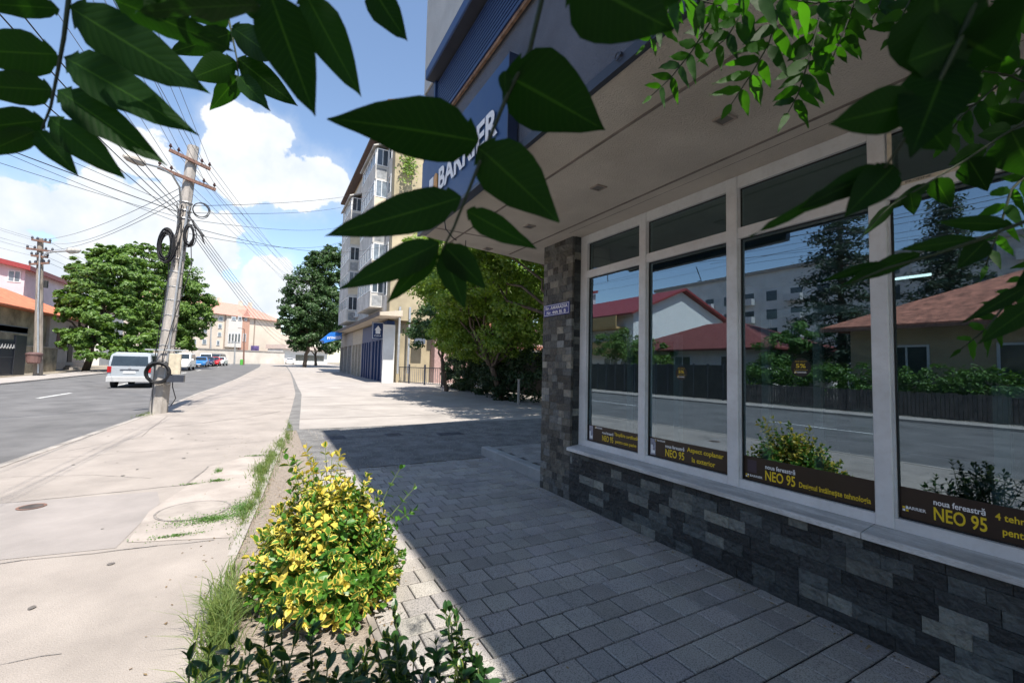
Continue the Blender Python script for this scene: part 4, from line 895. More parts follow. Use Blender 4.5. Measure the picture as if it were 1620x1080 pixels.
for i, (x, z) in enumerate([(50.2, 6.6), (47.6, 12.4), (45.2, 15.4), (37.4, 9.6), (46.9, 18.2)]):
    a = thing('air_conditioner', (x, AY+.25, z), ['white air conditioner unit low beside the farther balcony bay', 'white air conditioner unit halfway up between the two balcony bays', 'white air conditioner unit high beside the nearer balcony bay', 'white air conditioner unit by the corner of the flats', 'white air conditioner unit near the top between the bays'][i], 'air conditioner', 'air conditioners on the flats')
    MB().bbox(x-.45, x+.45, AY+.08, AY+.45, z, z+.6, .02, ax='y').build('case', pvc, a); ring_ = MB().cyl((x-.1, AY+.45, z+.3), .22, .01, 18, 'y').build('fan', trim_dark, a)
# ground floor shops
sf = MB(); sf.box(AX-.35, AX-.05, -8.85, -7.95, -.05, 4.75)
sf.build('white_pier', white_wall, flats)
for i, (x0, x1, mt) in enumerate([(36.0, 41.5, navy_panel), (41.6, 46.5, navy_panel), (46.6, 52.5, pmat('cream_shopfront', (.4, .36, .3), .8)), (52.6, 61.8, pmat('grey_shopfront', (.3, .29, .28), .8))]):
    g_ = gz(x0); s = MB(); s.box(x0, x1, -8.88, -8.25, 3.6, 5.1)
    for k in range(5 if i < 2 else 4):
        xx = x0+(x1-x0-.35)*k/(4 if i < 2 else 3); s.box(xx, xx+.35, -8.88, -8.20, g_-.1, 3.599)
    so = s.build('shop_front', mt, flats)
    w_ = MB(); w_.box(x0+.36, x1-.36, -8.87, -8.6, g_+.02, 3.59).build('shop_window', win_dark, so)
    fr = MB()
    for k in range(1, 9 if i < 2 else 6): xx = x0+(x1-x0)*k/(9 if i < 2 else 6); fr.box(xx-.04, xx+.04, -8.598, -8.55, g_+.02, 3.58)
    fr.build('shop_mullion', pvc, so)
for (px, mtl) in ((630, galv), (646, galv)):
    c = at(px, 560, X=AX-.1); b_ = [c+Vector((0, 0, z)) for z in (-1.6, 0, 3.9)]
    if px == 630: b_ += [at(633, 502, X=AX-.15), at(625, 492, X=AX-.3)]
    MB().tube(b_, .10, 8).build('drainpipe', mtl, flats)
jb = at(663, 537, X=AX-.2); MB().bbox(AX-.35, AX-.01, jb.y-.5, jb.y+.4, jb.z-.35, jb.z+.4, .03).build('meter_box', pmat('meter_grey', (.09, .11, .14), .6), flats)
ivy = MB(); rs = np.random.default_rng(21); P = np.array([[AX-.3-rs.random()*.5, at(645, 260, X=AX).y+rs.normal()*.35, at(645, 262, X=AX).z+rs.normal()*.8] for _ in range(260)]); N = np.tile([-.8, .1, .4], (260, 1))+rs.normal(size=(260, 3))*.4; N /= np.linalg.norm(N, axis=1)[:, None]
leaf_quads(ivy, P, N, .28, rs); tag(ivy.build('climbing_plant', lf_yel), 'small green climber hanging on the beige end wall of the flats', 'plant')
# signs on the shops
hs = thing('hanging_sign', at(597, 524, Y=-7.8), 'navy hanging sign with a white house and arrow under the canopy', 'sign')
pa = at(589, 509, X=37.0); pb_ = at(606, 537, X=37.0)
MB().bbox(36.9, 37.02, pb_.y, pa.y, pb_.z, pa.z, .01).build('board', navy_panel, hs)
cx_, cz_ = (pa.y+pb_.y)/2, (pa.z+pb_.z)/2; w_ = (pa.y-pb_.y); X_ = 36.893
MB().prism([(X_, cx_-w_*.30, cz_+.05), (X_, cx_, cz_+.42), (X_, cx_+w_*.30, cz_+.05), (X_, cx_+w_*.2, cz_+.05), (X_, cx_+w_*.2, cz_-.25), (X_, cx_-w_*.2, cz_-.25), (X_, cx_-w_*.2, cz_+.05)], (-.012, 0, 0)).build('emblem', white_let, hs)
text_mb('CASA', (X_-.002, cx_, cz_-.42), (0, -1, 0), (0, 0, 1), w_*.6, .13).build('lettering', white_let, hs)
e_ = MB()
for a, b, c, d in ((pb_.y+.03, pa.y-.03, pa.z-.07, pa.z-.04), (pb_.y+.03, pa.y-.03, pb_.z+.04, pb_.z+.07), (pb_.y+.03, pb_.y+.06, pb_.z+.071, pa.z-.071), (pa.y-.06, pa.y-.03, pb_.z+.071, pa.z-.071)): e_.box(X_-.004, X_+.003, a, b, c, d)
e_.build('border', white_let, hs); MB().bar((37, cx_, pa.z), (37, cx_, 5.24), .03).build('hanger', galv, hs)
aw = thing('awning', (55, -7.3, 3.2), 'bright blue slanted awning with white lettering over a far shop', 'awning')
a0 = at(541, 528, X=56.5); a1 = at(513, 541, X=56.5)
MB().prism([(56.5, a1.y, a1.z-.1), (56.5, a0.y, a0.z-.6), (56.5, a0.y, a0.z+.2), (56.5, a0.y+1.2, a0.z+.15), (56.5, a1.y+.3, a1.z+.25), (56.5, a1.y, a1.z+.1)], (2.5, 0, 0)).build('canvas', pmat('awning_blue', (.01, .14, .50), .6), aw)
text_mb('FITNESS', (56.48, (a0.y+a1.y)/2-.1, (a0.z+a1.z)/2+.02), (0, -1, 0.12), (0, 0.12, 1), 1.5, .32, .02).build('lettering', white_let, aw)
# dark railing beside the flats
rl = thing('railing', (34.8, -10, 0), 'dark metal railing beside the white shop pier', 'railing')
p0 = at(624, 605, Z=.02); p1 = at(706, 612, Z=.02)
rm = MB(); 
for zz in (.15, 1.35): rm.bar((p0.x, p0.y, zz), (p1.x, p1.y, zz), .06)
rm.build('rail', trim_dark, rl)
pm = MB(); N_ = 26
for k in range(N_+1):
    q = Vector((p0.x, p0.y, 0)).lerp(Vector((p1.x, p1.y, 0)), k/N_)
    if k % 8 == 0: MB().bar(q, q+Vector((0, 0, 1.6)), .12).build('post', trim_dark, rl)
    else: pm.bar(q+Vector((0, 0, .18)), q+Vector((0, 0, 1.32)), .03)
pm.build('bars', pmat('railing_bars', (.16, .16, .17), .5), rl)
ycb = at(626, 600, Z=0); tag(MB().bbox(ycb.x-.3, ycb.x+.1, ycb.y-.25, ycb.y+.1, 0, 1.5, .03).build('gas_cabinet', pmat('pale_yellow', (.5, .45, .16), .6)), 'narrow pale yellow cabinet between the white pier and the railing', 'cabinet')
pkw = thing('back_building', (39, -22, 0), 'pinkish low building behind the trees to the right of the flats', 'building')
MB().box(35.5, 50, -30, -12.2, -.1, 5.2).build('wall', pmat('pink_plaster', (.36, .24, .22), .9, var=.15), pkw); MB().box(35.2, 50.3, -30.3, -11.9, 5.2, 5.5).build('roof', roof_old, pkw)
win(pkw, 'x', 35.5, -1, -15.2, -14, 2.2, 3.8, white_let, win_dark)
gar = thing('garage', (30, -17, 0), 'pale garage wall glimpsed behind the dark trees', 'garage')
MB().box(28, 33, -22, -14.5, -.1, 2.9).build('wall', white_wall, gar); MB().box(27.7, 33.3, -22.3, -14.2, 2.9, 3.15).build('roof', roof_old, gar); MB().box(27.95, 27.999, -19, -16, .02, 2.4).build('door', pmat('garage_door', (.25, .23, .2), .7), gar)

# building closing the street
pa_ = at(292, 560, X=112); pc_ = at(482, 560, X=134); ud = (Vector((pc_.x, pc_.y, 0))-Vector((pa_.x, pa_.y, 0))); UL = ud.length; ud.normalize(); vd = Vector((ud.y, -ud.x, 0))
if vd.x < 0: vd = -vd
endb = thing('apartment_building', (120, (pa_.y+pc_.y)/2, 1.0), 'long pale pink block of flats with a tiled roof closing the street', 'building')
def EW(u, v, z): p = Vector((pa_.x, pa_.y, 0))+ud*u+vd*v; return (p.x, p.y, z)
def ebox(mb, u0, u1, v0, v1, z0, z1): return mb.prism([EW(u0, v0, z0), EW(u1, v0, z0), EW(u1, v1, z0), EW(u0, v1, z0)], (0, 0, z1-z0))
def uof(px, X=None):
    d = ray(px, 560); A_ = np.array([[d[0], -ud.x], [d[1], -ud.y]]); s = np.linalg.solve(A_, [pa_.x, pa_.y]); return s[1]
def zof(px, py):
    u = uof(px); p = EW(u, 0, 0); d = ray(px, py); return CAM_H+d[2]*math.hypot(p[0], p[1])/math.hypot(d[0], d[1])
ze = zof(331, 495); zr = ze+3.6; EW_END = uof(443)
pinkm = pmat('pale_pink_stucco', (.60, .52, .43), .92, var=.07, scale=.25)
ebox(ebox(MB(), -8, EW_END, 0, 12, .5, ze), EW_END, uof(480), .5, 12, .5, zof(460, 530)).build('wall', pinkm, endb)
MB().add([EW(-9, -.7, ze), EW(EW_END+.8, -.7, ze), EW(EW_END+.8, 12.7, ze), EW(-9, 12.7, ze), EW(-4, 6, zr), EW(EW_END-5, 6, zr)], [(0, 1, 5, 4), (1, 2, 5), (2, 3, 4, 5), (3, 0, 4), (0, 3, 2, 1)]).build('roof', roof_pink, endb)
MB().add([EW(uof(379), -.2, ze), EW(uof(393), -.2, ze), EW(uof(386), -.2, ze+1.9), EW(uof(379), 5, ze+.5), EW(uof(393), 5, ze+.5), EW(uof(386), 5, ze+1.9)], [(0, 1, 2), (0, 2, 5, 3), (1, 4, 5, 2)]).build('dormer', roof_pink, endb)
ebox(MB(), uof(376), uof(391), -.25, -.01, .6, ze-.4).build('stair_tower', pmat('salmon_stucco', (.46, .27, .20), .9, var=.1), endb)
ebox(MB(), uof(354), uof(376), -.9, -.01, zof(365, 549), ze-.8).build('balcony_block', pmat('pale_block', (.6, .57, .53), .9, var=.08), endb)
lw = MB()
for px in (331, 353, 400): u = uof(px); ebox(lw, u-.12, u+.12, -.12, -.02, .6, ze)
lw.build('pilaster', pmat('seam_brown', (.30, .24, .2), .9), endb)
def ewin(x0, x1, y0, y1, v=-.02, mt=win_grey):
    f = MB(); u0, u1 = uof(x0), uof(x1); z1, z0 = zof(x0, y0), zof(x0, y1)
    ebox(f, u0, u1, v-.08, v, z0, z1); o = f.build('window', pvc, endb); ebox(MB(), u0+.12, u1-.12, v-.10, v-.081, z0+.1, z1-.1).build('pane', mt, o)
for r_ in ((342, 349, 500, 507), (358, 365, 500, 506), (368, 374, 500, 506), (342, 348, 512, 519), (342, 348, 525, 532), (341, 346, 538, 546), (382, 386, 502, 507), (381, 386, 527, 540), (303, 309, 500, 508), (318, 325, 500, 508), (303, 309, 518, 526), (318, 325, 518, 526), (303, 309, 536, 544), (318, 325, 536, 544)):
    ewin(*r_, v=-.27 if 376 < r_[0] < 391 else (-.92 if 354 < r_[0] < 376 else -.02))
for k in range(4): ewin(354.5+5*k, 358.5+5*k, 527, 541, v=-.92, mt=win_dark)
ch_ = MB()
for px in (345, 362, 372, 405, 420): u = uof(px); ebox(ch_, u-.3, u+.3, 5.6, 6.4, zr-.6, zr+1.0)
ch_.build('chimney', pinkm, endb)
st_ = thing('low_building', EW(uof(440), -9, 1.2), 'low white building with a long flat roof at the end of the street', 'building')
ebox(MB(), uof(403), uof(478), -8.6, -4, .5, zof(440, 553)).build('wall', white_wall, st_); ebox(MB(), uof(402), uof(480), -9.6, -3.5, zof(440, 552.8), zof(440, 547)).build('roof', pmat('pale_flat_roof', (.55, .45, .4), .9), st_)
for k in range(9):
    u = uof(425)+(uof(472)-uof(425))*k/9; ebox(MB(), u, u+1.0, -8.66, -8.601, 1.9, 3.3).build('window', win_dark, st_)
rw_ = thing('retaining_wall', EW(uof(350), -12, 1), 'long pale wall below the pink flats behind the parked cars', 'wall')
ebox(MB(), -8, uof(397), -10.3, -10, .5, zof(345, 555)).build('wall', pmat('pale_wall', (.58, .53, .47), .9, var=.1, scale=.4), rw_); ebox(MB(), -8, uof(397), -10.4, -9.9, zof(345, 554.9), zof(345, 553.5)).build('coping', concrete, rw_)
bbx = thing('billboard', at(402, 560, X=122), 'purple billboard at the street end left of the low white building', 'billboard')
q0 = at(396, 566, X=122); q1 = at(410, 547, X=122); MB().box(122, 122.2, q1.y, q0.y, q0.z+.6, q1.z).build('panel', pmat('purple_poster', (.10, .07, .20), .6, var=.5, scale=1.2), bbx)
for yy in (q0.y-.3, q1.y+.3): MB().box(122.05, 122.15, yy-.05, yy+.05, gz(122), q0.z+.6).build('leg', galv, bbx)
for i, (x, yt, yb, X, lb_, mt) in enumerate([(385.5, 521, 573, 96, 'dark thin post standing at the far bend of the road', rust), (371, 541, 572, 100, 'pale thin lamp post before the pink flats', galv), (333, 500, 572, 108, 'grey lamp post against the pink flats on the left', galv)]):
    a = at(x, yb, X=X); a.z = gz(X); b = at(x+1, yt, X=X); o = thing('street_post', a, lb_, 'post', 'posts at the street end'); MB().tube([a, a.lerp(b, .5), b], [.16, .12, .08], 8).build('post', mt, o); MB().tube([b, b+Vector((-.2, .3, .15)), b+Vector((-.3, 1.0, .2))], .05, 6).build('arm', mt, o)
tag(MB().cyl((94, at(382, 575, X=94).y, gz(94)), .25, .9, 12).cyl((94, at(382, 575, X=94).y, gz(94)+.9), .25, .1, 12, r2=.12).build('green_bollard', pmat('green_plastic', (.08, .35, .05), .5)), 'small bright green bollard at the far bend of the road', 'bollard')

# houses on the left side that the camera sees
def hip_roof(x0, x1, y0, y1, ze_, zr_, ov, rl=None, m_=.1):
    rl = (y1-y0)/2 if rl is None else rl; ym = (y0+y1)/2
    v = [(x0-ov, y0-ov, ze_), (x1+ov, y0-ov, ze_), (x1+ov, y1+ov, ze_), (x0-ov, y1+ov, ze_), (x0+rl, ym, zr_), (x1-rl, ym, zr_)]
    w = [(a, b, c-m_) for a, b, c in v[:4]]
    return MB().add(v+w, [(0, 1, 5, 4), (1, 2, 5), (2, 3, 4, 5), (3, 0, 4), (0, 6, 7, 1), (1, 7, 8, 2), (2, 8, 9, 3), (3, 9, 6, 0), (6, 9, 8, 7)])
hz = at(108, 503, Y=18.0).z
hA = thing('house', (58, 23, .3), 'low house with an orange tiled hip roof on the left side of the road', 'house')
MB().box(46, 57.4, 18.5, 28, .0, hz).build('wall', pmat('stained_beige', (.34, .29, .21), .95, var=.3, scale=.8), hA)
MB().box(57.4, 67, 18.3, 28, .0, hz).build('wall', pmat('pale_grey_pink', (.48, .43, .41), .92, var=.12, scale=.8), hA)
hip_roof(46, 67, 18.3, 28, hz, at(30, 462, Y=23).z, .7, 5).build('roof', roof_orange, hA)
win(hA, 'y', 18.3, -1, at(89, 540, Y=18.3).x, at(104, 540, Y=18.3).x, at(96, 552, Y=18.3).z, at(96, 526, Y=18.3).z, pmat('brown_wood', (.12, .05, .03), .7), pmat('brown_shutter', (.10, .035, .02), .7), 1)
dx0, dx1 = at(108, 540, Y=18.3).x, at(115, 540, Y=18.3).x; d_ = MB().box(dx0, dx1, 18.24, 18.298, .7, hz-.7).build('door', pmat('dark_door', (.05, .04, .035), .7), hA); MB().box(dx0-1, dx1+.6, 17.5, 18.23, .2, .45).box(dx0-.6, dx1+.3, 17.8, 18.23, .451, .68).build('steps', concrete, hA)
MB().box(57.5, 66.9, 18.2, 18.299, .1, 1.0).box(57.5, 66.9, 18.2, 18.299, hz-.35, hz-.02).build('plinth_band', pmat('band_plaster', (.40, .36, .34), .9), hA)
c = at(80, 561, Y=18); MB().bbox(c.x-.5, c.x+.5, 17.9, 18.19, c.z-.35, c.z+.4, .02).build('meter_box', white_wall, hA)
hB = thing('house', (75, 34, .5), 'tall pink rendered house with a dark red roof edge behind the orange roof', 'house')
by = at(40, 430, X=66).y; bz = at(47, 423, X=66).z
MB().box(66, 78, by, 48, .2, bz).prism([(66, by, bz), (66, 48, bz), (66, 48, bz+5), ], (12, 0, 0)).build('wall', pmat('pink_render', (.55, .47, .50), .9, var=.08, scale=.6), hB)
MB().prism([(65.3, by-.6, bz-.4), (65.3, by-.6, bz+.1), (65.3, 48, bz+5.6), (65.3, 48, bz+5.1)], (13.2, 0, 0)).build('roof', roof_red, hB)
c0 = at(24, 425, X=66); win(hB, 'x', 66, -1, c0.y-.5, c0.y+.5, at(20, 446, X=66).z, c0.z-.2, pvc, win_grey, 1)
hC = thing('house', (72, 30, .5), 'pale far house roof glimpsed behind the orange roof beside the tree', 'house')
c = at(85, 472, X=80); MB().box(80, 90, c.y-5, c.y+6, .3, c.z-1).build('wall', white_wall, hC); hip_roof(80, 90, c.y-5, c.y+6, c.z-1, c.z, .5, 3).build('roof', roof_pink, hC)
# black gate and louvred fence at far left
fg = thing('metal_gate', (41, 16.6, 0), 'dark metal gate with grey louvred panel at the far left edge', 'gate')
ga = at(-30, 560, Y=16.6); gb = at(20, 560, Y=16.6); gc = at(38, 560, Y=16.6)
z1_ = at(20, 540, Y=16.6).z; z2_ = at(30, 519, Y=16.6).z
f = MB()
for k in range(40):
    xx = ga.x+(gb.x-ga.x)*k/39; f.box(xx-.03, xx+.03, 16.57, 16.63, .2, z1_)
f.build('bars', trim_dark, fg); MB().box(ga.x, gb.x, 16.55, 16.65, .1, .22).box(ga.x, gb.x, 16.55, 16.65, z1_, z1_+.12).box(ga.x, gb.x, 16.55, 16.65, (z1_+.2)/2, (z1_+.2)/2+.1).build('frame', trim_dark, fg)
MB().box(gb.x+.02, gc.x, 16.5, 16.62, .1, z1_+.5).build('solid_panel', pmat('black_panel', (.025, .028, .035), .5), fg)
f = MB()
for k in range(7): z = z1_+.62+k*(z2_-z1_-.6)/7; f.prism([(ga.x, 16.5, z), (ga.x, 16.62, z+.03), (ga.x, 16.62, z+.06), (ga.x, 16.5, z+.16)], (gc.x-ga.x, 0, 0))
f.build('louvres', pmat('grey_louvre', (.10, .11, .13), .5), fg)
pc = MB(); 
for k in range(10): xx = ga.x+.5+k*(gb.x-ga.x)/10; pc.prism([(xx, 16.54, z1_-.55), (xx+.2, 16.54, z1_-.2), (xx+.4, 16.54, z1_-.55), (xx+.2, 16.54, z1_-.45)], (0, -.02, 0))
pc.build('ornament', white_wall, fg)
bw = thing('boundary_wall', (47, 17.5, 0), 'stained beige yard wall between the dark gate and the house', 'wall'); MB().box(gc.x+.05, 57.3, 17.6, 17.85, .0, 2.3).build('wall', pmat('stained_wall', (.30, .26, .20), .95, var=.35, scale=1), bw); MB().box(gc.x+.05, 57.3, 17.55, 17.9, 2.3, 2.42).build('coping', concrete, bw)

# ================================================================== across the road (mirrored by the shop windows)
bung = thing('bungalow', (2, 20, 0), 'yellowish bungalow with an old tiled hip roof across the road', 'house')
MB().box(-14, 10.2, 16.9, 25, 0, 3.75).build('wall', pmat('yellow_stucco', (.42, .33, .21), .92, var=.14, scale=.6), bung)
hip_roof(-14, 10.2, 16.9, 25, 3.75, 6.3, .85, 5, .12).build('roof', roof_old, bung)
MB().box(-14.9, 11.1, 16.02, 16.06, 3.55, 3.68).build('gutter', rust, bung)
for x0 in (-11, -7.2, -3.4, .4, 4.0, 7.4): win(bung, 'y', 16.9, -1, x0, x0+1.5, 1.5, 2.9, pvc, win_dark, 1)
pf = thing('plank_fence', (0, 15, 0), 'grey wooden plank fence across the road below the hedge', 'fence')
f = MB()
for k in range(300):
    xx = -22+k*.121; h = .98+random.uniform(-.03, .03); f.box(xx, xx+.105, 14.98+random.uniform(0, .01), 15.0, .06, h)
f.build('planks', pmat('grey_planks', (.10, .09, .085), .9, var=.3, scale=4), pf)
MB().box(-22, 14.3, 15.01, 15.06, .35, .42).box(-22, 14.3, 15.01, 15.06, .80, .87).build('rail', bark, pf)
rs = np.random.default_rng(31)
h_ = MB(); crown(h_, [(-21+.75*k, 15.65, 1.25, .7, .5, .78+.05*math.sin(k*2.1)) for k in range(48)], 42000, .13, rs, 34, .62); tag(h_.build('hedge', lf_hedge), 'long trimmed green hedge behind the grey plank fence', 'hedge')
dfn = thing('dark_fence', (21, 15, 0), 'solid dark fence across the road in front of the red roofed house', 'fence'); f = MB()
for k in range(14): f.bbox(14.5+k*.95, 15.42+k*.95, 14.95, 15.02, .05, 1.95, .01)
f.build('panels', pmat('dark_panels', (.03, .032, .036), .6, var=.1), dfn)
for k in range(15): MB().box(14.44+k*.95, 14.50+k*.95, 14.9, 15.04, .0, 2.02).build('post', trim_dark, dfn)
rh = thing('house', (20, 21, 0), 'low house with a dark red metal roof across the road', 'house'); MB().box(14.5, 26, 17.5, 26, 0, 3.0).build('wall', white_wall, rh)
hip_roof(14.5, 26, 17.5, 26, 3.0, 5.1, .6, 4.5).build('roof', pmat('dull_red_roof', (.17, .045, .038), .7, var=.2), rh)
for x0 in (16, 19.5, 23): win(rh, 'y', 17.5, -1, x0, x0+1.4, 1.2, 2.6, pvc, win_dark)
gh = thing('house', (32, 32, 0), 'white gabled house with orange balconies across the road', 'house')
MB().box(30, 44, 22.6, 35.6, 0, 6.9).prism([(30, 22.6, 6.9), (30, 35.6, 6.9), (30, 29.1, 9.5)], (14, 0, 0)).build('wall', pmat('bright_render', (.72, .72, .7), .9, var=.04), gh)
MB().prism([(29.4, 21.8, 6.62), (29.4, 21.8, 6.8), (29.4, 29.1, 9.78), (29.4, 29.1, 9.58)], (15.2, 0, 0)).prism([(29.4, 36.4, 6.62), (29.4, 29.1, 9.58), (29.4, 29.1, 9.78), (29.4, 36.4, 6.8)], (15.2, 0, 0)).build('roof', roof_red, gh)
for z in (3.2, 5.6):
    b_ = MB().box(31, 43, 21.4, 22.59, z-.2, z).box(31, 43, 21.35, 21.45, z, z+1.0).build('balcony', pmat('orange_balcony', (.50, .33, .14), .8), gh)
    for x0 in (32, 36, 39.5): win(gh, 'y', 22.6, -1, x0, x0+2, z-2.6, z-.5, pvc, win_dark)
for i, (x0, x1, y0, H_) in enumerate([(-2, 26, 52, 14.5), (30, 62, 60, 17)]):
    ap = thing('apartment_building', ((x0+x1)/2, y0+6, 0), ['large grey concrete block of flats far across the road, left one in the reflections', 'large pale block of flats far across the road, right one in the reflections'][i], 'building')
    MB().box(x0, x1, y0, y0+12, 0, H_).build('wall', stucco_grey if i == 0 else white_wall, ap); MB().box(x0-.3, x1+.3, y0-.3, y0+12.3, H_, H_+.5).build('roof', concrete, ap)
    for k in range(int(H_//2.9)):
        w_ = MB(); b_ = MB()
        for q in range(int((x1-x0)//3.6)):
            a = x0+1+q*3.6; w_.box(a, a+1.6, y0-.03, y0-.002, 1.2+2.85*k, 2.7+2.85*k)
            if q % 2: b_.box(a-.2, a+2.2, y0-1.0, y0-.031, .75+2.85*k, 1.75+2.85*k)
        w_.build('window', win_dark, ap); b_.build('balcony', pmat('balcony_grey', (.5, .5, .5), .8), ap)
def blob(px, py, X, rpx, squash=1., ydepth=None):
    c = at(px, py, X=X); r = rpx*depth(c)/FPX; return (c.x, c.y, c.z, r, r, r*squash)
for i, (x, y, h) in enumerate([(12.6, 21.5, 14), (9.8, 27.5, 12.5)]):
    rs = np.random.default_rng(40+i); t = thing('spruce_tree', (x, y, 0), ['tall feathery conifer standing between the bungalow and the red roof', 'second conifer rising behind the bungalow roof'][i], 'tree', 'conifers across the road')
    tk = MB(); tk.tube([(x, y, -.1), (x, y, h*.5), (x, y, h)], [.25, .15, .03], 8); c = MB()
    for k in range(70):
        z = 1.8+(h-2.0)*(k/70); L_ = (h-z)/h*3.6+.35; a = k*2.4; e = (x+L_*math.cos(a), y+L_*math.sin(a), z-L_*.22)
        tk.tube([(x, y, z), e], [.05, .015], 4)
        nL = int(60+L_*70); tt = rs.random(nL)**.7; P = np.array([x, y, z])+np.outer(tt, np.array(e)-np.array([x, y, z]))+rs.normal(size=(nL, 3))*np.array([.28, .28, .13])
        N = rs.normal(size=(nL, 3))*.6+np.array([0, 0, 1]); N /= np.linalg.norm(N, axis=1)[:, None]; leaf_quads(c, P, N, .26, rs, .4)
    tk.build('trunk', bark, t, smooth=True); c.build('crown', lf_spruce, t)
tree('bushy_tree', (13.2, 16.6, 0), [(13.2, 16.6, 2.6, 1.3, 1.2, 1.3), (12.6, 16.9, 3.6, .9, .9, .8), (14.0, 16.4, 1.6, .9, .9, .9)], 6000, .16, lf_hedge, 'rounded green bush at the end of the hedge across the road', 'bush', seed=51, trunk_r=.08)
tree('garden_tree', (24, 16.4, 0), [(24, 16.3, 3, 1.6, 1.3, 1.5), (26, 16.5, 3.4, 1.5, 1.2, 1.3), (21.5, 16.4, 2.7, 1.4, 1.1, 1.0)], 6500, .2, lf_far, 'leafy garden tree behind the dark fence across the road', 'tree', seed=52, trunk_r=.12)

# ================================================================== trees in view
tree('broadleaf_tree', (56, 15.2, gz(56)), [blob(150, 455, 56, 42), blob(190, 435, 56, 40, .9), blob(120, 480, 55, 24), blob(175, 500, 54, 45, .7), blob(225, 470, 56, 42), blob(150, 535, 53, 34, .55), blob(115, 545, 53, 20, .5), blob(105, 525, 54, 14, .5), blob(200, 410, 56, 22), blob(160, 412, 56, 22, 1.1), blob(225, 540, 54, 36, .55), blob(130, 425, 56, 18), blob(180, 558, 52, 26, .5), blob(140, 562, 51, 16, .5), blob(215, 560, 53, 22, .5), blob(100, 470, 55, 12), blob(95, 500, 55, 9), blob(175, 398, 56, 12), blob(145, 402, 56, 10, 1.2), blob(120, 440, 55, 10), blob(215, 395, 57, 12)],
     50000, .34, lf_far, 'big spreading green street tree standing beyond the silver van', 'tree', 'street trees on the left', trunk_r=.3, seed=61, fork=.45, sub=46, spread=.29)
tree('broadleaf_tree', (66, 15.0, gz(66)), [blob(270, 450, 66, 42), blob(245, 425, 66, 28), blob(300, 470, 66, 34), blob(275, 500, 66, 45, .7), blob(310, 500, 66, 26), blob(255, 520, 65, 38, .6), blob(285, 410, 66, 16), blob(265, 400, 67, 16, .9), blob(310, 530, 66, 16, .6), blob(235, 395, 66, 12), blob(285, 545, 65, 26, .5)],
     42000, .34, lf_far, 'big green street tree behind the tilted pole, right of the spreading one', 'tree', 'street trees on the left', trunk_r=.3, seed=62, fork=.45, sub=46, spread=.29)
tree('chestnut_tree', (84, at(482, 575, X=84).y, gz(84)), [blob(487, 455, 84, 34), blob(515, 430, 84, 34), blob(530, 405, 84, 20), blob(470, 490, 84, 28, .9), blob(505, 490, 84, 42), blob(460, 515, 84, 24, .7), blob(490, 525, 84, 36, .6), blob(530, 460, 84, 34), blob(535, 510, 84, 34), blob(505, 412, 84, 14), blob(475, 540, 84, 22, .6), blob(520, 395, 84, 9), blob(492, 408, 84, 9), blob(462, 470, 84, 8), blob(450, 500, 84, 8)],
     46000, .46, lf_dark, 'tall dark green tree crowding the far end of the flats', 'tree', 'trees beyond the shops', trunk_r=.35, seed=63, fork=.35, sub=52, spread=.29)
tree('chestnut_tree', (98, at(500, 575, X=98).y, gz(98)), [blob(500, 520, 98, 28), blob(520, 540, 98, 22), blob(478, 545, 98, 16, .7)], 7000, .6, lf_dark, 'smaller dark tree seen below the tall one at the far end', 'tree', 'trees beyond the shops', trunk_r=.3, seed=64)
tree('narrow_tree', (75, at(303, 560, X=92).y-3, gz(75)), [blob(302, 548, 88, 6, 1.2), blob(303, 540, 88, 4, 1)], 900, .35, lf_far, 'slim little green tree beside the white van in the distance', 'tree', trunk_r=.08, seed=65)
# trees filling the yard behind the pillar
tree('yard_tree', (18.6, -9.9, 0), [(18.6, -10.2, 6.0, 2.6, 2.4, 1.8), (19.5, -8.2, 5.0, 2.0, 1.7, 1.5), (17.0, -8.6, 5.6, 1.8, 1.8, 1.4), (18.6, -9.0, 3.7, 2.4, 2.0, 1.0), (20.8, -10.0, 4.4, 1.9, 1.9, 1.3), (16.5, -10.8, 4.6, 2.0, 2.0, 1.4), (17.5, -7.4, 4.4, 1.2, 1.1, .9), (15.2, -9.2, 3.9, 1.8, 1.7, 1.3), (13.8, -10.5, 5, 1.9, 2, 1.6), (14.6, -8.0, 5.8, 1.5, 1.4, 1.2), (19.2, -6.7, 5.2, 1.6, 1.2, 1.3), (18.6, -5.8, 6.7, 1.4, 1.0, 1.0), (16.2, -6.1, 6.9, 1.4, 1.0, .9), (21, -7.4, 6.0, 1.7, 1.3, 1.4), (20.4, -8.0, 3.2, 1.5, 1.3, .8), (17.5, -9.5, 2.6, 1.8, 1.2, .8), (21.8, -8.8, 3.0, 1.7, 1.4, 1.1), (19.5, -9.4, 2.4, 1.8, 1.3, .9), (23.2, -9.6, 3.4, 1.6, 1.4, 1.3), (16.0, -9.0, 2.6, 1.4, 1.1, .8)], 80000, .17, lf_yel, 'leafy sunlit tree spilling over the yard beside the slate pillar', 'tree', 'trees in the side yard', trunk_r=.16, seed=71, fork=.35, sub=34)
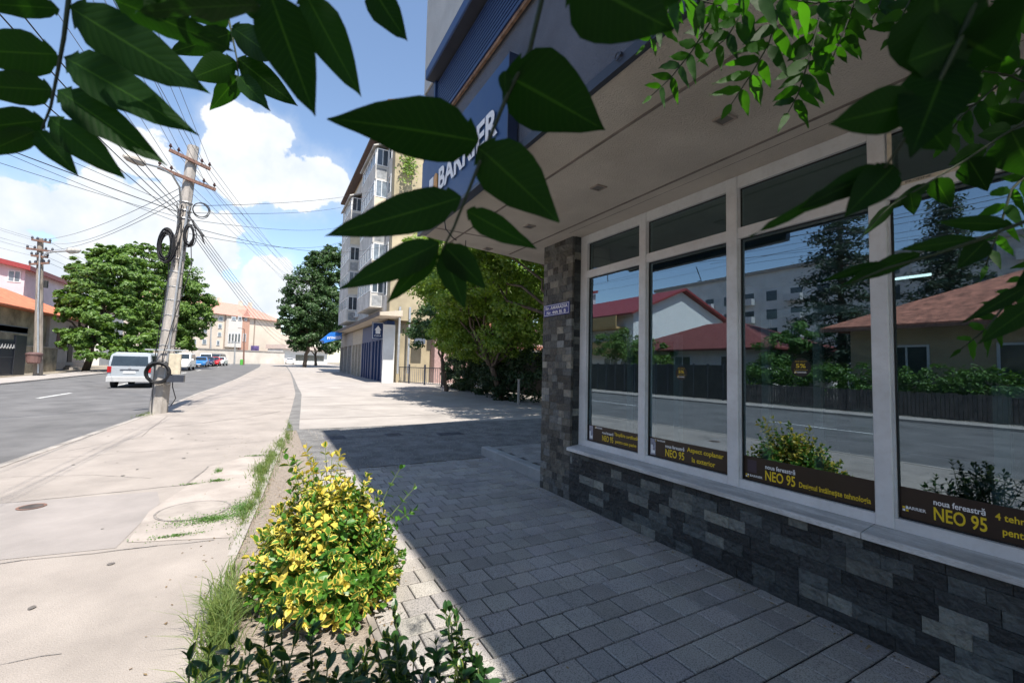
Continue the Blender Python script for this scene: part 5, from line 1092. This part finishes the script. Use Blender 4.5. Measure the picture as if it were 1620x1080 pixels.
tree('yard_tree', (11.6, -10.4, 0), [(12, -9.0, 6.8, 2.3, 2.2, 1.7), (13.5, -7.3, 6.6, 1.7, 1.5, 1.3), (14.6, -8.4, 7.4, 2, 1.8, 1.4), (10, -9.4, 7, 2.2, 2, 1.5), (12.2, -7.2, 7.6, 1.6, 1.4, 1.2), (10, -6.9, 7.2, 1.7, 1.5, 1.2), (15.2, -7.0, 5.2, 1.3, 1.1, 1.0), (13.6, -6.5, 6.0, 1.4, 1.2, 1.1), (16.9, -6.6, 4.9, 1.2, 1.0, 1.0), (12, -10.5, 5, 2, 1.8, 1.3), (8.6, -8.4, 6.8, 1.6, 1.6, 1.2), (8.8, -6.6, 7.4, 1.4, 1.2, 1.1), (9, -10.5, 6, 1.8, 1.6, 1.3)], 40000, .17, lf_yel, 'leafy tree nearest the slate pillar, mostly hidden by the overhang', 'tree', 'trees in the side yard', trunk_r=.15, seed=75, fork=.5, sub=34)
tree('yard_tree', (25.5, -9.6, 0), [(25.5, -9.6, 5.2, 2.2, 1.9, 1.8), (24.2, -8.3, 4.2, 1.5, 1.2, 1.2), (26.5, -8.6, 3.6, 1.6, 1.4, 1.2), (25, -9.2, 6.8, 1.6, 1.5, 1.2)], 15000, .19, lf_dark, 'darker tree beside the railing of the flats', 'tree', 'trees in the side yard', trunk_r=.15, seed=72, fork=.4, sub=30)
tree('yard_tree', (23, -15, 0), [(23, -15, 6, 4, 3.5, 3), (18, -16, 5.5, 3.6, 3, 3), (27, -13.5, 4.5, 3, 2.5, 2.4), (14, -15, 5, 3.2, 3, 2.6)], 16000, .28, lf_dark, 'dense dark trees at the back of the side yard', 'tree', 'trees in the side yard', trunk_r=.25, seed=73, fork=.4, sub=34)
lf_hd = leafmat('shaded_hedge_leaves', (.010, .028, .008), (.028, .06, .016), .15, rough=.6)  # shade under the yard trees is put into this darkened leaf colour
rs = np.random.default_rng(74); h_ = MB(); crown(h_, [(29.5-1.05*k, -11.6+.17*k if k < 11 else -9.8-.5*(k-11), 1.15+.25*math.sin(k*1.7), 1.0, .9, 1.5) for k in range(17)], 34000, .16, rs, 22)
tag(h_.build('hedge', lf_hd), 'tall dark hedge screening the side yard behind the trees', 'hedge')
yw = thing('yard_fence', (16, -14, 0), 'dark solid fence closing the side yard', 'fence'); MB().box(7.5, 28, -13.4, -13.3, 0, 2.4).build('panel', pmat('fence_dark', (.03, .03, .03), .8), yw); MB().box(7.5, 28, -13.42, -13.28, 2.4, 2.46).build('rail', trim_dark, yw)
gp = at(820, 640, Z=0); tag(MB().tube([(gp.x, gp.y, 0), (gp.x, gp.y, .7), (gp.x, gp.y, 1.05)], [.06, .055, .05], 8).cyl((gp.x, gp.y, 1.05), .07, .03, 10).build('stub_post', concrete), 'short grey post standing in the shade beside the slate pillar', 'post')

# ================================================================== planting bed: shrubs, grass
def blade(mb, base, d, side, nrm, L_, W, fold=.25, curl=.15, prof=None, rnd=0., yel=0., ns=5, wavy=0.):
    """one leaf: ns stations, midrib fold, curl along its length; UV x across, y along"""
    d = d/np.linalg.norm(d); side = side/np.linalg.norm(side); nrm = nrm/np.linalg.norm(nrm)
    prof = prof or [(0, .06), (.22, .72), (.5, 1.), (.78, .74), (1., .03)]
    o = len(mb.v); row = []
    for t, w in prof:
        c = base + d*(L_*t) - nrm*(curl*L_*t*t); h = W*.5*w
        w1, w2 = (wavy*L_*math.sin(t*17+rnd*9), wavy*L_*math.sin(t*15+rnd*5+2)) if wavy else (0, 0)
        mb.v += [tuple(c-side*h+nrm*(fold*h+w1)), tuple(c), tuple(c+side*h+nrm*(fold*h+w2))]
    for i in range(len(prof)-1):
        a = o+3*i; t0, t1 = prof[i][0], prof[i+1][0]
        mb.f += [(a, a+1, a+4, a+3), (a+1, a+2, a+5, a+4)]; mb.col += [(1, 1, 1)]*2; mb.rnd += [rnd]*2; mb.yel += [yel]*2
        mb.uv += [(0, t0), (.5, t0), (.5, t1), (0, t1), (.5, t0), (1, t0), (1, t1), (.5, t1)]
def nrmz(v): v = np.array(v, float); return v/(np.linalg.norm(v)+1e-9)
def euonymus(name, label, stems, leafL, mat, seed, yfun, stem_r=.004, group=None, base=None, pairs=(6, 10), cat='shrub', lw=.55):
    rs = np.random.default_rng(seed); lv = MB(); sm = MB()
    for (b, tip, br) in stems:
        b = np.array(b, float); tip = np.array(tip, float); L_ = np.linalg.norm(tip-b); mid = (b+tip)/2+np.array([0, 0, .10*L_])+rs.normal(size=3)*.03*L_
        P = [b*(1-t)**2+2*mid*t*(1-t)+tip*t*t for t in np.linspace(0, 1, 7)]; sm.tube(P, [stem_r*(1.6-1.1*i/6) for i in range(7)], 5)
        n = rs.integers(*pairs); y = yfun(tip, rs)
        for k in range(n):
            t = 1-(k/n)*br; i = min(5, int(t*6)); u = t*6-i; p = P[i]*(1-u)+P[i+1]*u; ax = nrmz(P[i+1]-P[i]); a0 = k*1.57+rs.uniform(-.3, .3)
            q = nrmz(np.cross(ax, rs.normal(size=3))) if k == 0 else q
            e2 = np.cross(ax, q)
            for s in (0, math.pi):
                rad = q*math.cos(a0+s)+e2*math.sin(a0+s); op = .35+.55*min(1, k/3.)+rs.uniform(-.1, .15)
                d = nrmz(ax*(1.05-op)+rad*op+rs.normal(size=3)*.12); side = nrmz(np.cross(d, ax*.8+rad*-.2+rs.normal(size=3)*.12)); nr = nrmz(np.cross(side, d))
                if nr.dot(ax) < 0: nr = -nr
                l = leafL*rs.uniform(.65, 1.2)*(.6+.4*min(1, (k+1)/3.)); blade(lv, p, d, side, nr, l, l*lw*rs.uniform(.85, 1.15), rs.uniform(.15, .45), rs.uniform(0, .3), rnd=rs.random(), yel=float(np.clip(y+rs.normal()*.10, 0, 1)))
            if k == 0: blade(lv, p, nrmz(ax+rs.normal(size=3)*.1), q, e2, leafL*.55, leafL*.25, .3, .05, rnd=rs.random(), yel=float(np.clip(y+.15, 0, 1)))
    t = thing(name, base, label, cat, group); sm.build('stems', pmat('green_stem', (.10, .14, .04), .7, var=.2), t); lv.build('leaves', mat, t); return t
lf_var = leafmat('variegated_leaves', (.03, .11, .014), (.09, .22, .028), .25, edge=(.62, .51, .10), edge_mix=1., rough=.4, spec=.3, tcol=(1.5, 1.4, .5))
lf_gloss = leafmat('dark_glossy_leaves', (.010, .040, .010), (.03, .085, .018), .12, edge=(.30, .34, .04), edge_mix=.8, rough=.32, spec=.35)
rs = np.random.default_rng(81); BC = np.array([3.42, -.42, 0.]); stems = []
for i in range(620):
    d = rs.normal(size=3); d[2] = abs(d[2])*1.0+.02; d /= np.linalg.norm(d); rr = rs.uniform(.6, 1.03)**.8
    tip = BC+d*np.array([.66, .52, .76])*rr; tip[2] = max(.06, tip[2]*(1+.1*rs.normal())+.02); tip[0] += .1*(tip[2])
    b = BC+np.array([(tip[0]-BC[0])*.35, (tip[1]-BC[1])*.35, 0]); b[2] = max(0, tip[2]*.15); stems.append((b, tip, .75))
for i in range(90):
    a = rs.uniform(1.6, 5.0); tip = (BC[0]+.60*math.cos(a)*rs.uniform(.7, 1.05)-.05, BC[1]+.50*math.sin(a)*rs.uniform(.7, 1.05), rs.uniform(.08, .3)); stems.append((BC+np.array([-.1, 0, .02]), tip, .6))
for (x, y, z) in [(3.75, -.42, .93), (3.95, -.30, .9), (3.65, -.2, .88), (3.9, -.55, .86), (4.1, -.15, .84)]: stems.append((BC+np.array([.15, 0, .2]), (x, y, z), .5))
# long shoots that lean over the pavers
for (x, y, z) in [(3.50, -1.06, .60), (3.62, -.98, .74), (3.35, -1.02, .48)]: stems.append((BC+np.array([.1, -.25, .15]), (x, y, z), .75))
def yf(tip, rs):
    s = .33+.10*(tip[1]-BC[1])/.5+.26*(tip[2]-.4)+.27*rs.normal()
    return np.clip(s, .0, .95)
euonymus('variegated_shrub', 'bushy yellow and green variegated shrub in the bed beside the paved walk', stems, .068, lf_var, 82, yf, base=(3.4, -.42, 0), pairs=(6, 10), lw=.66)
# dark glossy shrubs at the bottom of the picture
rs = np.random.default_rng(83); st1 = []; st2 = []
def spx(px, py, X): c = at(px, py, X=X); return np.array(c)
tops = [(300, 1045, 1.85), (330, 1035, 1.75), (365, 1020, 1.8), (395, 1030, 1.7), (425, 985, 1.9), (445, 960, 1.95), (470, 1000, 1.75), (490, 985, 1.85), (520, 1040, 1.7), (545, 1020, 1.8), (575, 1035, 1.75), (625, 968, 1.95), (610, 1010, 1.8), (585, 1005, 1.9), (655, 1030, 1.75), (640, 1040, 1.85), (705, 970, 1.9), (722, 975, 1.95), (690, 1020, 1.8), (745, 1030, 1.8), (755, 1045, 1.75), (670, 1055, 1.7), (410, 1050, 1.75), (350, 1060, 1.7), (500, 1060, 1.75), (560, 1062, 1.7), (730, 1062, 1.75), (450, 1045, 1.8), (310, 1070, 1.7), (600, 1065, 1.75)]
for px, py, X in tops:
    tip = spx(px, py, X); b = np.array([tip[0]-.05+rs.normal()*.04, tip[1]+rs.normal()*.05, 0]); (st1 if px < 580 else st2).append((b, tip, .5))
    for q in range(2): tp_ = tip+rs.normal(size=3)*np.array([.10, .05, .05])-np.array([.12, 0, .08]); (st1 if px < 580 else st2).append((b, tp_, .5))
yd = lambda tip, rs: np.clip(.22+.12*rs.normal(), 0, .6)
euonymus('glossy_shrub', 'dark glossy leaved shrub at the bottom edge, left one', st1, .068, lf_gloss, 84, yd, base=(1.75, 0.0, 0), pairs=(5, 8), group='dark shrubs at the bottom edge', lw=.5)
euonymus('glossy_shrub', 'dark glossy leaved shrub at the bottom edge, right one beside the pavers', st2, .068, lf_gloss, 85, yd, base=(1.8, -.6, 0), pairs=(5, 8), group='dark shrubs at the bottom edge', lw=.5)

def grass(patches, seed, mat, label):
    rs = np.random.default_rng(seed); mb = MB()
    for (cx, cy, rx, ry, n, h) in patches:
        for k in range(n):
            a = rs.random()*6.283; r = min(1.5, abs(rs.normal())*.62); x = cx+1.35*rx*r*math.cos(a)+.05*math.sin(9*a+cx*5); y = cy+ry*r*math.sin(a); H = h*rs.uniform(.4, 1.2); ln = rs.normal(size=2)*H*.55; w = .0018+.0022*rs.random()
            s = nrmz([rs.normal(), rs.normal(), 0]); p0 = np.array([x, y, -.01]); p1 = p0+[ln[0]*.35, ln[1]*.35, H*.6]; p2 = p0+[ln[0], ln[1], H*rs.uniform(.7, 1.)]
            o = len(mb.v); mb.v += [tuple(p0-s*w), tuple(p0+s*w), tuple(p1-s*w*.8), tuple(p1+s*w*.8), tuple(p2)]; mb.f += [(o, o+1, o+3, o+2), (o+2, o+3, o+4)]; mb.col += [(1, 1, 1)]*2; q = rs.random(); mb.rnd += [q, q]
    o = mb.build('grass', mat); tag(o, label, 'grass', kind='stuff')
lf_grass = leafmat('grass_blades', (.05, .12, .025), (.20, .24, .07), .3, rough=.6)
lf_weed = leafmat('low_weeds', (.05, .13, .03), (.14, .24, .06), .3, rough=.6)
G_ = [(3.25, .17, .34, .11, 1300, .19), (2.8, .20, .2, .07, 250, .12), (3.9, .16, .4, .06, 160, .06), (7.35, .02, .34, .13, 800, .12), (6.75, .0, .3, .08, 350, .08), (8.4, -.12, .6, .12, 900, .08), (9.4, -.25, .6, .10, 600, .07), (10.6, -.42, .8, .09, 600, .06), (12.2, -.52, .9, .06, 400, .06), (9.9, -.30, .4, .05, 350, .07), (8.0, -.08, .3, .07, 350, .09), (6.1, .04, .4, .06, 450, .08), (5.6, .10, .3, .05, 300, .08), (5.2, .14, .5, .08, 350, .06), (15.7, 3.0, .35, .2, 300, .06), (16.3, 2.95, .3, .2, 200, .1)]
grass(G_, 91, lf_grass, 'dry green grass tufts along the edge of the planting bed')
W_ = [(5.35, .42, .16, .36, 1800, .03), (5.6, .18, .3, .14, 1200, .035), (7.0, .52, .05, .14, 300, .03), (7.6, .56, .16, .05, 250, .03), (6.95, .8, .03, .15, 160, .02), (5.0, .65, .05, .3, 300, .02), (8.6, .12, .04, .2, 200, .02)]
rs = np.random.default_rng(92); wb = MB()
for cx, cy, rx, ry, n, h in W_:
    P = []; 
    for k in range(n): a = rs.random()*6.283; r = min(1.7, abs(rs.normal())*.6); P.append((cx+rx*r*math.cos(a), cy+ry*r*math.sin(a), rs.uniform(.002, h)))
    P = np.array(P); N = rs.normal(size=(n, 3))*.5+np.array([0, 0, 1]); N /= np.linalg.norm(N, axis=1)[:, None]; leaf_quads(wb, P, N, .018, rs, .6)
tag(wb.build('weeds', lf_weed), 'low green weeds growing in the joints of the pavement patch', 'weeds', kind='stuff')
# dry litter: leaves and grit on the bed and along the walls
lit = MB(); P = []
for (x0, x1, y0, y1, n) in ((2, 7, -.78, .1, 1100), (7, 11, -.7, -.1, 160), (-1, 5, -3.22, -3.12, 200), (2.2, 11, .1, .6, 160), (7, 11.5, -5, -1, 260), (6.8, 7.2, -3.4, -.8, 260), (1, 7, -3.2, -.9, 60)):
    for k in range(n): P.append((rs.uniform(x0, x1), rs.uniform(y0, y1), rs.uniform(.001, .008)))
P = np.array(P); N = rs.normal(size=(len(P), 3))*.25+np.array([0, 0, 1]); N /= np.linalg.norm(N, axis=1)[:, None]; leaf_quads(lit, P, N, .022, rs, .55)
tag(lit.build('leaf_litter', leafmat('dry_leaf', (.10, .06, .03), (.30, .22, .12), .1, rough=.8)), 'scattered dry leaf litter on the bed, driveway and walk', 'leaf litter', kind='stuff')
grit = MB()
for k in range(3200):
    x, y = rs.uniform(7.08, 11.5), rs.uniform(-7.5, -.85); s = rs.uniform(.003, .012); grit.tube([(x, y, -.004), (x, y, s)], [s, s*.5], 5)
tag(grit.build('gravel', concrete), 'loose gravel scattered over the rough driveway', 'gravel', kind='stuff')

# ================================================================== the tree whose pinnate leaves hang in front of the view
lf_big = leafmat('ailanthus_leaves_shade_tone', (.0035, .015, .003), (.008, .028, .005), .26, vein=True, rough=.6, spec=.08, tcol=(5.5, 6.5, 1.2))  # shade from the crown is put into this near-black leaf colour
at_ = thing('overhanging_tree', (-1.9, -.45, 0), 'leafy tree whose long pointed dark leaves hang across the top of the view', 'tree')
rs = np.random.default_rng(101)
tk = MB(); limb(tk, (-1.9, -.45, -.1), (-1.5, -.5, 2.6), .10, .07, rs, .08, 6, 10)
for e in ((-.3, .4, 3.6), (.2, -.7, 3.3), (-.8, -1.2, 3.9), (-1.6, .6, 4.2), (.1, .0, 4.0), (-.5, -.3, 3.0)): limb(tk, (-1.5, -.5, 2.5), e, .05, .012, rs, .2, 6, 6)
tk.build('trunk', bark, at_, smooth=True)
PROF = [(0, .05), (.03, .34), (.07, .62), (.085, .50), (.16, .84), (.28, 1.), (.42, .97), (.56, .82), (.70, .60), (.82, .37), (.91, .18), (.96, .08), (1., .01)]
def pxblade(mb, bx, by, tx, ty, wpx, D, D2=None, roll=None, fold=None, curl=.06):
    D2 = D2 or D*rs.uniform(.93, 1.07); a = np.array(at(bx, by, D=D)); b = np.array(at(tx, ty, D=D2)); d = b-a; L_ = np.linalg.norm(d); d /= L_
    view = nrmz(a-C0); side = nrmz(np.cross(d, view)); ro = rs.uniform(-.35, .35) if roll is None else roll; side = nrmz(side*math.cos(ro)+view*math.sin(ro)); n_ = nrmz(np.cross(side, d))
    if n_[2] < 0: n_ = -n_
    base_c = a
    # keep the tip on its mark in spite of the curl
    blade(mb, base_c, d+n_*curl, side, n_, L_, wpx*D/FPX/max(.5, math.cos(ro)), fold if fold is not None else rs.uniform(.08, .22), curl*rs.uniform(.6, 2.2), PROF, rnd=rs.random(), yel=0, wavy=.022)
lf_frond = leafmat('ailanthus_leaves_sun_tone', (.007, .028, .004), (.018, .062, .009), .42, rough=.6, spec=.15, tcol=(5.0, 5.5, 1.0))  # sunlit glow is put into this lighter, more translucent copy of the leaves
stemm = pmat('leaf_stalk', (.02, .032, .012), .7, var=.2)
def big_branch(stem, sd_, leaves, D, r=.0035, label=None):
    s = MB().tube([at(x, y, D=d) for x, y, d in stem], [.6*r*(1.5-.9*i/(len(stem)-1)) for i in range(len(stem))], 7).build('leaf_stalk', stemm, at_, smooth=True)
    for L_ in leaves:
        m = MB(); pxblade(m, *L_); m.build('leaflet', lf_big, s, smooth=True)
# middle sprig, close and broad
big_branch([(862, -20, .50), (838, 80, .50), (803, 150, .50), (772, 225, .50), (742, 300, .50), (718, 360, .51), (700, 395, .51)], 0,
 [(757, 223, 522, 184, 94, .50, .49), (797, 118, 958, 203, 118, .50, .52), (755, 232, 887, 350, 92, .49, .50), (730, 312, 515, 374, 66, .50, .52), (738, 333, 850, 394, 42, .51, .54), (695, 384, 540, 458, 52, .51, .53), (702, 388, 770, 458, 48, .51, .53), (700, 398, 737, 488, 44, .52, .54), (692, 395, 612, 478, 36, .52, .55), (798, 112, 800, 155, 22, .49, .50)], .5)
# left frond
big_branch([(112, -30, .62), (101, 60, .62), (92, 110, .62), (80, 170, .62), (66, 205, .62)], 0,
 [(110, 12, 337, 151, 84, .60, .62), (100, 90, 312, 211, 68, .60, .62), (90, 142, 264, 261, 58, .60, .63), (76, 184, 202, 286, 50, .61, .63), (60, 206, 124, 279, 36, .61, .62), (95, 14, -70, 4, 34, .62, .6), (90, 86, -80, 78, 64, .62, .6), (82, 142, -80, 134, 50, .62, .6), (72, 190, -80, 208, 46, .62, .6), (56, 207, -40, 248, 34, .62, .6)], .6)
# second frond
big_branch([(352, -10, .95), (366, 50, .95), (375, 95, .95), (377, 121, .95)], 0,
 [(376, 121, 332, 175, 32, .95), (378, 121, 429, 177, 30, .95), (373, 97, 297, 126, 42, .95), (375, 92, 472, 170, 44, .95), (367, 52, 262, 86, 38, .95), (368, 44, 446, 100, 46, .93), (362, 20, 300, 30, 36, .93)], .9, .003)
# single large leaflets crossing the top left
big_branch([(150, -45, .55), (300, -22, .52), (480, -28, .5), (610, -40, .5)], 0,
 [(180, 0, 377, 83, 48, .56, .58), (424, -18, 499, 184, 84, .48, .50), (412, 8, 212, 26, 40, .46, .5, .9), (478, -20, 573, 160, 66, .52, .54), (582, -30, 645, 68, 50, .55, .56), (360, -20, 505, 66, 46, .60, .62), (300, -22, 225, 20, 60, .56)], .5)
big_branch([(1090, -40, .42), (1075, 5, .42)], 0, [(900, -40, 1066, 48, 130, .42, .43), (1100, -60, 1010, 20, 60, .44, .45)], .45)
# fronds seen against the overhang
def frond(stem, D, lpx, wpx, n, label=None, drop=.5, r=.0022, jit=.25, D2=None):
    P = np.array(stem, float); seg = np.linalg.norm(np.diff(P, axis=0), axis=1); cum = np.concatenate([[0], np.cumsum(seg)]); T = cum[-1]
    s = MB().tube([at(x, y, D=D+(D2-D if D2 else 0)*i/(len(stem)-1)) for i, (x, y) in enumerate(stem)], [r*(1.3-.7*i/(len(stem)-1)) for i in range(len(stem))], 5).build('leaf_stalk', stemm, at_, smooth=True)
    m = MB()
    for k in range(n+1):
        t = .10+.90*k/n; q = t*T; x = np.interp(q, cum, P[:, 0]); y = np.interp(q, cum, P[:, 1]); x2 = np.interp(min(T, q+2), cum, P[:, 0]); y2 = np.interp(min(T, q+2), cum, P[:, 1]); x1 = np.interp(q-2, cum, P[:, 0]); y1 = np.interp(q-2, cum, P[:, 1])
        ang = math.atan2(y2-y1, x2-x1); dd = D+((D2-D)*t if D2 else 0); sc = (.75+.35*math.sin(math.pi*min(1, t*1.05)))*(1 if k < n else .85)
        for sgn in ((-1, 1) if k < n else (0,)):
            a = ang+sgn*(math.radians(rs.uniform(52, 72)) if sgn else rs.uniform(-.1, .1)); ll = lpx*sc*rs.uniform(.8, 1.15)*(1-jit*rs.random())
            tx, ty = x+ll*math.cos(a), y+ll*math.sin(a)+drop*abs(sgn)*ll*.35
            pxblade(m, x, y, tx, ty, wpx*.82*sc*rs.uniform(.85, 1.15), dd, dd*rs.uniform(.93, 1.07), rs.uniform(-1.0, 1.0), curl=rs.uniform(.02, .14))
    m.build('leaves', lf_frond, s, smooth=True)
frond([(1240, -30), (1232, 20), (1215, 72), (1190, 115), (1157, 165)], 1.12, 58, 20, 7)
frond([(1305, -30), (1296, 30), (1278, 100), (1262, 150), (1247, 178)], 1.15, 56, 19, 9)
frond([(1150, -30), (1128, 28), (1094, 82), (1060, 125), (1030, 152)], 1.3, 40, 14, 9)
frond([(1080, -30), (1060, 10), (1045, 45), (1020, 72)], 1.35, 34, 12, 7)
frond([(1200, -40), (1180, 10), (1150, 60), (1120, 85)], 1.15, 48, 17, 6)
frond([(1000, -20), (985, 10), (960, 22), (935, 28)], 1.5, 26, 8, 6)
frond([(1360, -30), (1350, 10), (1335, 50), (1318, 90)], 1.1, 48, 17, 7)
frond([(1010, -30), (1085, -5), (1150, 12)], 1.05, 52, 19, 6); frond([(1120, -30), (1200, -8), (1290, 5), (1360, 0)], 1.05, 52, 19, 7)
frond([(1400, -20), (1390, 15), (1380, 30)], 1.2, 40, 16, 3)
# right: dark leaves close to the lens and lit ones beyond
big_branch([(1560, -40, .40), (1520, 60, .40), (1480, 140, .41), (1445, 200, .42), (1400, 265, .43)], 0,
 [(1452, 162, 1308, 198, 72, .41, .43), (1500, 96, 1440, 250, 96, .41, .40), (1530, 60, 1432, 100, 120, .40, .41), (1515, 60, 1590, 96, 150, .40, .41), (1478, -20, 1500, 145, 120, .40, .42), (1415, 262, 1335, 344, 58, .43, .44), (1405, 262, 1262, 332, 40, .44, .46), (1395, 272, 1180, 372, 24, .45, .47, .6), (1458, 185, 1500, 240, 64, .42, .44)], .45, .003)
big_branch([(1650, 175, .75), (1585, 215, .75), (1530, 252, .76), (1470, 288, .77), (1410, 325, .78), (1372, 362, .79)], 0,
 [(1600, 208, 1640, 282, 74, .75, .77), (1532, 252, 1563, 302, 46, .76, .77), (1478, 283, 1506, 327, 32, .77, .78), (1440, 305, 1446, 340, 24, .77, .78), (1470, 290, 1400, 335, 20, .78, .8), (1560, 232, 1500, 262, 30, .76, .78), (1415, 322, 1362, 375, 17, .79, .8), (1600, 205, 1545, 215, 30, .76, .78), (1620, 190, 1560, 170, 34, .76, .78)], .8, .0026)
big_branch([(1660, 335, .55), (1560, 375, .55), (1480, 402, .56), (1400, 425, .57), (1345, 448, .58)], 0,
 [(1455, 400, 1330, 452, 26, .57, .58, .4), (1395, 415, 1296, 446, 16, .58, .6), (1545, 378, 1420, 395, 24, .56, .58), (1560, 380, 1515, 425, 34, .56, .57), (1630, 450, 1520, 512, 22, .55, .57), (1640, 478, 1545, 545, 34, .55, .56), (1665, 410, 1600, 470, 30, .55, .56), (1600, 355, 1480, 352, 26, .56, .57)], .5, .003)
frond([(1640, 90), (1560, 150), (1520, 185), (1490, 230)], 1.0, 52, 17, 8); frond([(1640, -20), (1590, 30), (1565, 80), (1550, 130)], .9, 58, 20, 7)
frond([(1650, 250), (1600, 300), (1585, 350), (1560, 420)], .8, 46, 15, 7); frond([(1480, -40), (1440, 0), (1420, 40), (1405, 62)], 1.1, 44, 18, 5)
frond([(1660, 150), (1600, 120), (1540, 110), (1500, 118)], .9, 50, 17, 6)
frond([(1640, 400), (1600, 470), (1560, 520), (1520, 552)], .9, 40, 12, 7)
# unseen rest of the crown behind the viewer, clumps added to block sun and sky
cr_ = MB(); crown(cr_, [(-.55, .25, 3.1, .75, .75, .45), (.1, -.35, 3.35, .45, .45, .25), (.05, .12, 3.35, .45, .4, .25), (-1.2, -.3, 3.6, 1.1, 1.2, .7), (-.75, .75, 3.5, .7, .6, .5), (-2.2, -.4, 4.2, 1.3, 1.4, .9), (-.25, .0, 3.45, .6, .8, .35), (-1.7, -1.1, 3.2, .7, .6, .5), (-2.6, 1.5, 4.5, 1.7, 1.5, 1.1), (-3.6, -.4, 5.0, 2, 2, 1.4), (-1.3, 1.7, 3.9, .9, .9, .6)], 30000, .12, np.random.default_rng(102), 30, .42, .42)
cr_.build('crown', lf_big_c := leafmat('ailanthus_crown', (.014, .055, .010), (.035, .095, .016), .3, rough=.45), at_)
